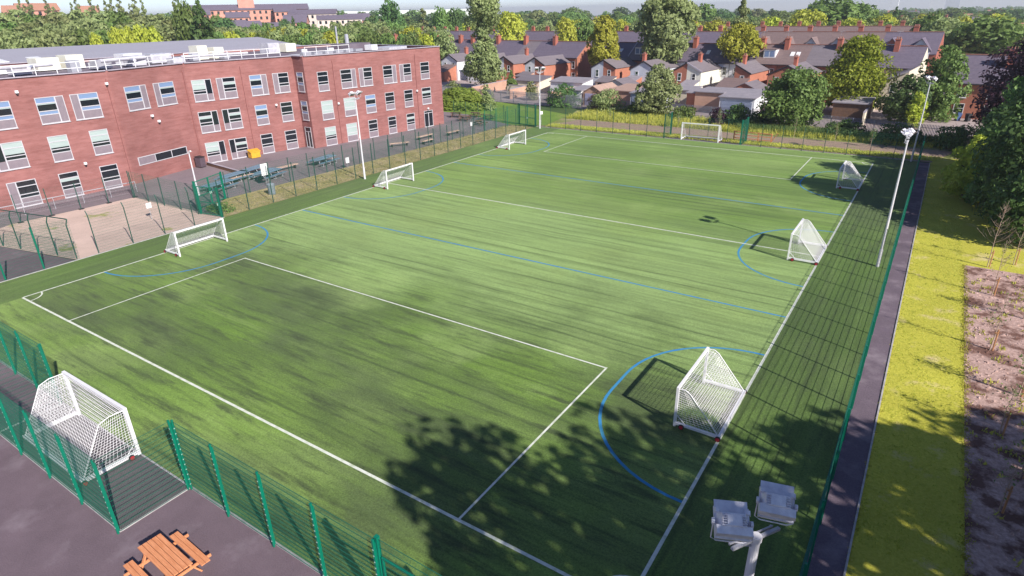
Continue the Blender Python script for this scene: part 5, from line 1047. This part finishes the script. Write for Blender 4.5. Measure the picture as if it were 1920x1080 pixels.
# ================================================================ PLANTING BED, ROUGH GRASS, SMALL THINGS
def sapling(label, x, y, h, seed, spread=.9, leafy=0, stake=True, group='young staked trees in the bark planting bed'):
    r = thing('sapling', label, 'sapling', (x, y, 0), 0, group); g = random.Random(seed); b = MB()
    b.tube([(0, 0, 0), (g.uniform(-.05, .05), g.uniform(-.05, .05), h * .5), (g.uniform(-.12, .12), g.uniform(-.1, .1), h)], .028, 5, r2=.008); b.build('trunk', TWIG, r)
    b = MB(); tips = []
    for i in range(int(9 + h * 4)):
        z = h * (.32 + .62 * g.random()); a = g.uniform(0, 6.28); q = spread * (1.15 - z / h) * g.uniform(.6, 1.1); t = (q * math.cos(a), q * math.sin(a), z + q * g.uniform(.5, 1.1)); m_ = (t[0] * .5, t[1] * .5, z + q * .3)
        b.tube([(0, 0, z), m_, t], .010, 3, r2=.004); tips.append(t)
        for j in range(3): u = g.uniform(.3, 1); e = (t[0] * u + g.uniform(-.2, .2), t[1] * u + g.uniform(-.2, .2), z + (t[2] - z) * u + g.uniform(.05, .3)); b.tube([(t[0] * u * .8, t[1] * u * .8, z + (t[2] - z) * u * .8), e], .005, 3, r2=.003); tips.append(e)
    b.build('branches', TWIG, r)
    if leafy:
        n = leafy; tt = np.array(tips)[np.random.default_rng(seed).integers(0, len(tips), n)] + np.random.default_rng(seed + 1).normal(0, .1, (n, 3)); gg = np.random.default_rng(seed + 2); a = gg.normal(size=(n, 3)); a /= np.linalg.norm(a, axis=1)[:, None]; c = np.cross(a, gg.normal(size=(n, 3))); c /= np.linalg.norm(c, axis=1)[:, None]; s = .055
        V = np.stack([tt - a*s, tt - c*s*.6, tt + a*s, tt + c*s*.6], 1).reshape(-1, 3); o = bpy.data.objects.new('leaves', mesh_from(V, 'leaves', L_MID)); COL.objects.link(o); o.parent = r
    if stake: MB().tube([(.12, .05, 0), (.1, .03, 1.15)], .035, 6).box((-.02, -.03, .95), (.14, .07, 1.0)).build('stake', STAKE, r)
    return r
for i, (x, y, h, sp_, lf, lb) in enumerate(((49.2, 35.2, 4.4, 1.3, 0, 'bare twiggy young tree at the grass end of the planting bed'), (49.3, 30.2, 3.4, 1.0, 60, 'thin staked young tree, second from the grass end of the bed'), (49.0, 22.6, 3.2, .8, 40, 'staked young tree halfway down the planting bed'), (49.1, 14.9, 2.4, .6, 60, 'young tree tied to a bright orange stake in sunlit bark'), (48.9, 9.9, 2.0, .6, 30, 'shaded young tree tied to a thick short stake'), (49.9, 18.5, 2.6, .7, 260, 'leafy young tree between two staked ones'), (50.6, 36.5, 3.2, .9, 80, 'young tree at the corner where bark meets the grass'), (50.6, 27.5, 2.6, .8, 200, 'small leafy young tree at the edge of the bark bed'), (49.6, 12.3, 2.2, .7, 90, 'young tree with pale spreading twigs in the shade'), (47.6, 63.0, 3.8, .9, 0, 'bare thin tree on the grass beyond the footpath end'))):
    sapling(lb, x, y, h, 200 + i, sp_, lf, i != 9)
for i, (x, y, h, lb) in enumerate(((30.0, 74.2, 2.6, 'thin young tree on the soil strip in front of the wide leafy tree'), (34.8, 73.8, 2.4, 'leafy young tree on the soil strip before the palisade fence'), (20.2, 75.0, 2.8, 'young tree with a pale stem behind the far goal'), (14.6, 74.6, 2.2, 'thin young tree behind the far goal bay'), (3.4, 76.2, 2.0, 'small young tree in the rough grass near the round pale tree'), (38.8, 73.0, 1.9, 'short leafy young tree on the soil strip by the corner mast'))): sapling(lb, x, y, h, 240 + i, .5, 220, False, 'young trees on the soil strip')
def scatter(name, label, cat, n, region, hgt, wid, m, seed, per=6, ok=None):
    g = np.random.default_rng(seed); P = np.stack([g.uniform(region[0], region[2], n), g.uniform(region[1], region[3], n)], 1)
    if ok is not None: P = P[[ok(x, y) for x, y in P]]
    n = len(P); P = np.repeat(P, per, 0) + g.normal(0, wid, (n * per, 2)); N = len(P); a = g.uniform(0, 6.28, N); h = hgt * g.uniform(.4, 1.2, N); w_ = wid * .35
    d = np.stack([np.cos(a), np.sin(a), np.zeros(N)], 1); B0 = np.concatenate([P, np.full((N, 1), .0)], 1); ln = np.stack([g.normal(0, .3, N) * h, g.normal(0, .3, N) * h, h], 1)
    V = np.stack([B0 - d * w_, B0 + d * w_, B0 + ln + d * w_ * .3, B0 + ln - d * w_ * .3], 1).reshape(-1, 3)
    o = bpy.data.objects.new(name, mesh_from(V, name, m)); COL.objects.link(o); o['kind'] = 'stuff'; o['label'] = label; o['category'] = cat; return o
L_GR = leaf_mat('grass_blades', (.32, .35, .05), (.55, .54, .12), .4); L_DRYG = leaf_mat('dry_blades', (.34, .30, .14), (.42, .36, .2), .5)
scatter('rough_grass_tufts', 'uneven tufts of rough grass beyond the far fence', 'grass', 5200, (-4, 75.5, 46, 86), .55, .12, L_GR, 31, 5, lambda x, y: y < 86 - max(0, x - 5) * .17)
scatter('dry_grass_tufts', 'dry yellow grass tufts on the strip beside the playground', 'grass', 2600, (-8.6, 17, -4.3, 66.5), .14, .08, L_DRYG, 32, 5)
scatter('bed_edge_grass', 'grass creeping over the edge of the planting bed', 'grass', 700, (47.9, 4, 48.12, 34.9), .06, .07, L_GR, 37, 5)
scatter('path_edge_grass', 'grass growing over the footpath edging', 'grass', 500, (45.0, 4, 45.1, 66), .06, .05, L_GR, 38, 4)
scatter('weeds', 'green weeds coming up through the bark bed', 'weeds', 130, (48.2, 4, 52.5, 34.5), .16, .12, L_GR, 33, 8)
scatter('bank_grass', 'grass growing on the bank beside the soil strip', 'grass', 2600, (-3, 67.9, 46, 70.4), .16, .1, L_GR, 34, 5)
scatter('verge_grass_blades', 'tall weeds along the foot of the palisade fence', 'weeds', 1500, (22, 77, 48, 80), .8, .12, L_MID, 35, 6)
# bark chips and clods on the bed: small lumps in the mulch
scatter('verge_blades', 'mown grass blades and tufts on the yellow green verge', 'grass', 7000, (45.1, 6, 47.9, 66), .035, .05, L_GR, 36, 5)
def lumps(name, label, n, region, s0, s1, m, seed):
    g = np.random.default_rng(seed); b = MB()
    for i in range(n):
        x, y = g.uniform(region[0], region[2]), g.uniform(region[1], region[3]); s = g.uniform(s0, s1); a = g.uniform(0, 3.14); c, d = math.cos(a) * s, math.sin(a) * s; h = s * g.uniform(.25, .6)
        b.add([(x - c, y - d, 0), (x + d * .6, y - c * .6, 0), (x + c, y + d, 0), (x - d * .6, y + c * .6, 0), (x, y, h)], [(0, 1, 4), (1, 2, 4), (2, 3, 4), (3, 0, 4)])
    o = b.build(name, m); o['kind'] = 'stuff'; o['label'] = label; o['category'] = 'mulch'; return o
lumps('bark_mulch', 'loose clumps of bark mulch on the planting bed', 1500, (48.0, 3, 53, 34.8), .04, .16, BARK, 41)

# ================================================================ AIR
hz = MB().box((-5300, -5300, -40), (5300, 5300, 48)); m = bpy.data.materials.new('haze'); m.use_nodes = True; t = m.node_tree; t.nodes.clear()
o = t.nodes.new('ShaderNodeOutputMaterial'); pv = t.nodes.new('ShaderNodeVolumePrincipled'); pv.inputs['Color'].default_value = (.93, .94, 1.0, 1); pv.inputs['Density'].default_value = .0003; pv.inputs['Anisotropy'].default_value = .3
t.links.new(pv.outputs[0], o.inputs['Volume']); hzo = hz.build('haze', m); hzo['kind'] = 'stuff'; hzo['label'] = 'pale summer haze over the town'; hzo['category'] = 'haze'
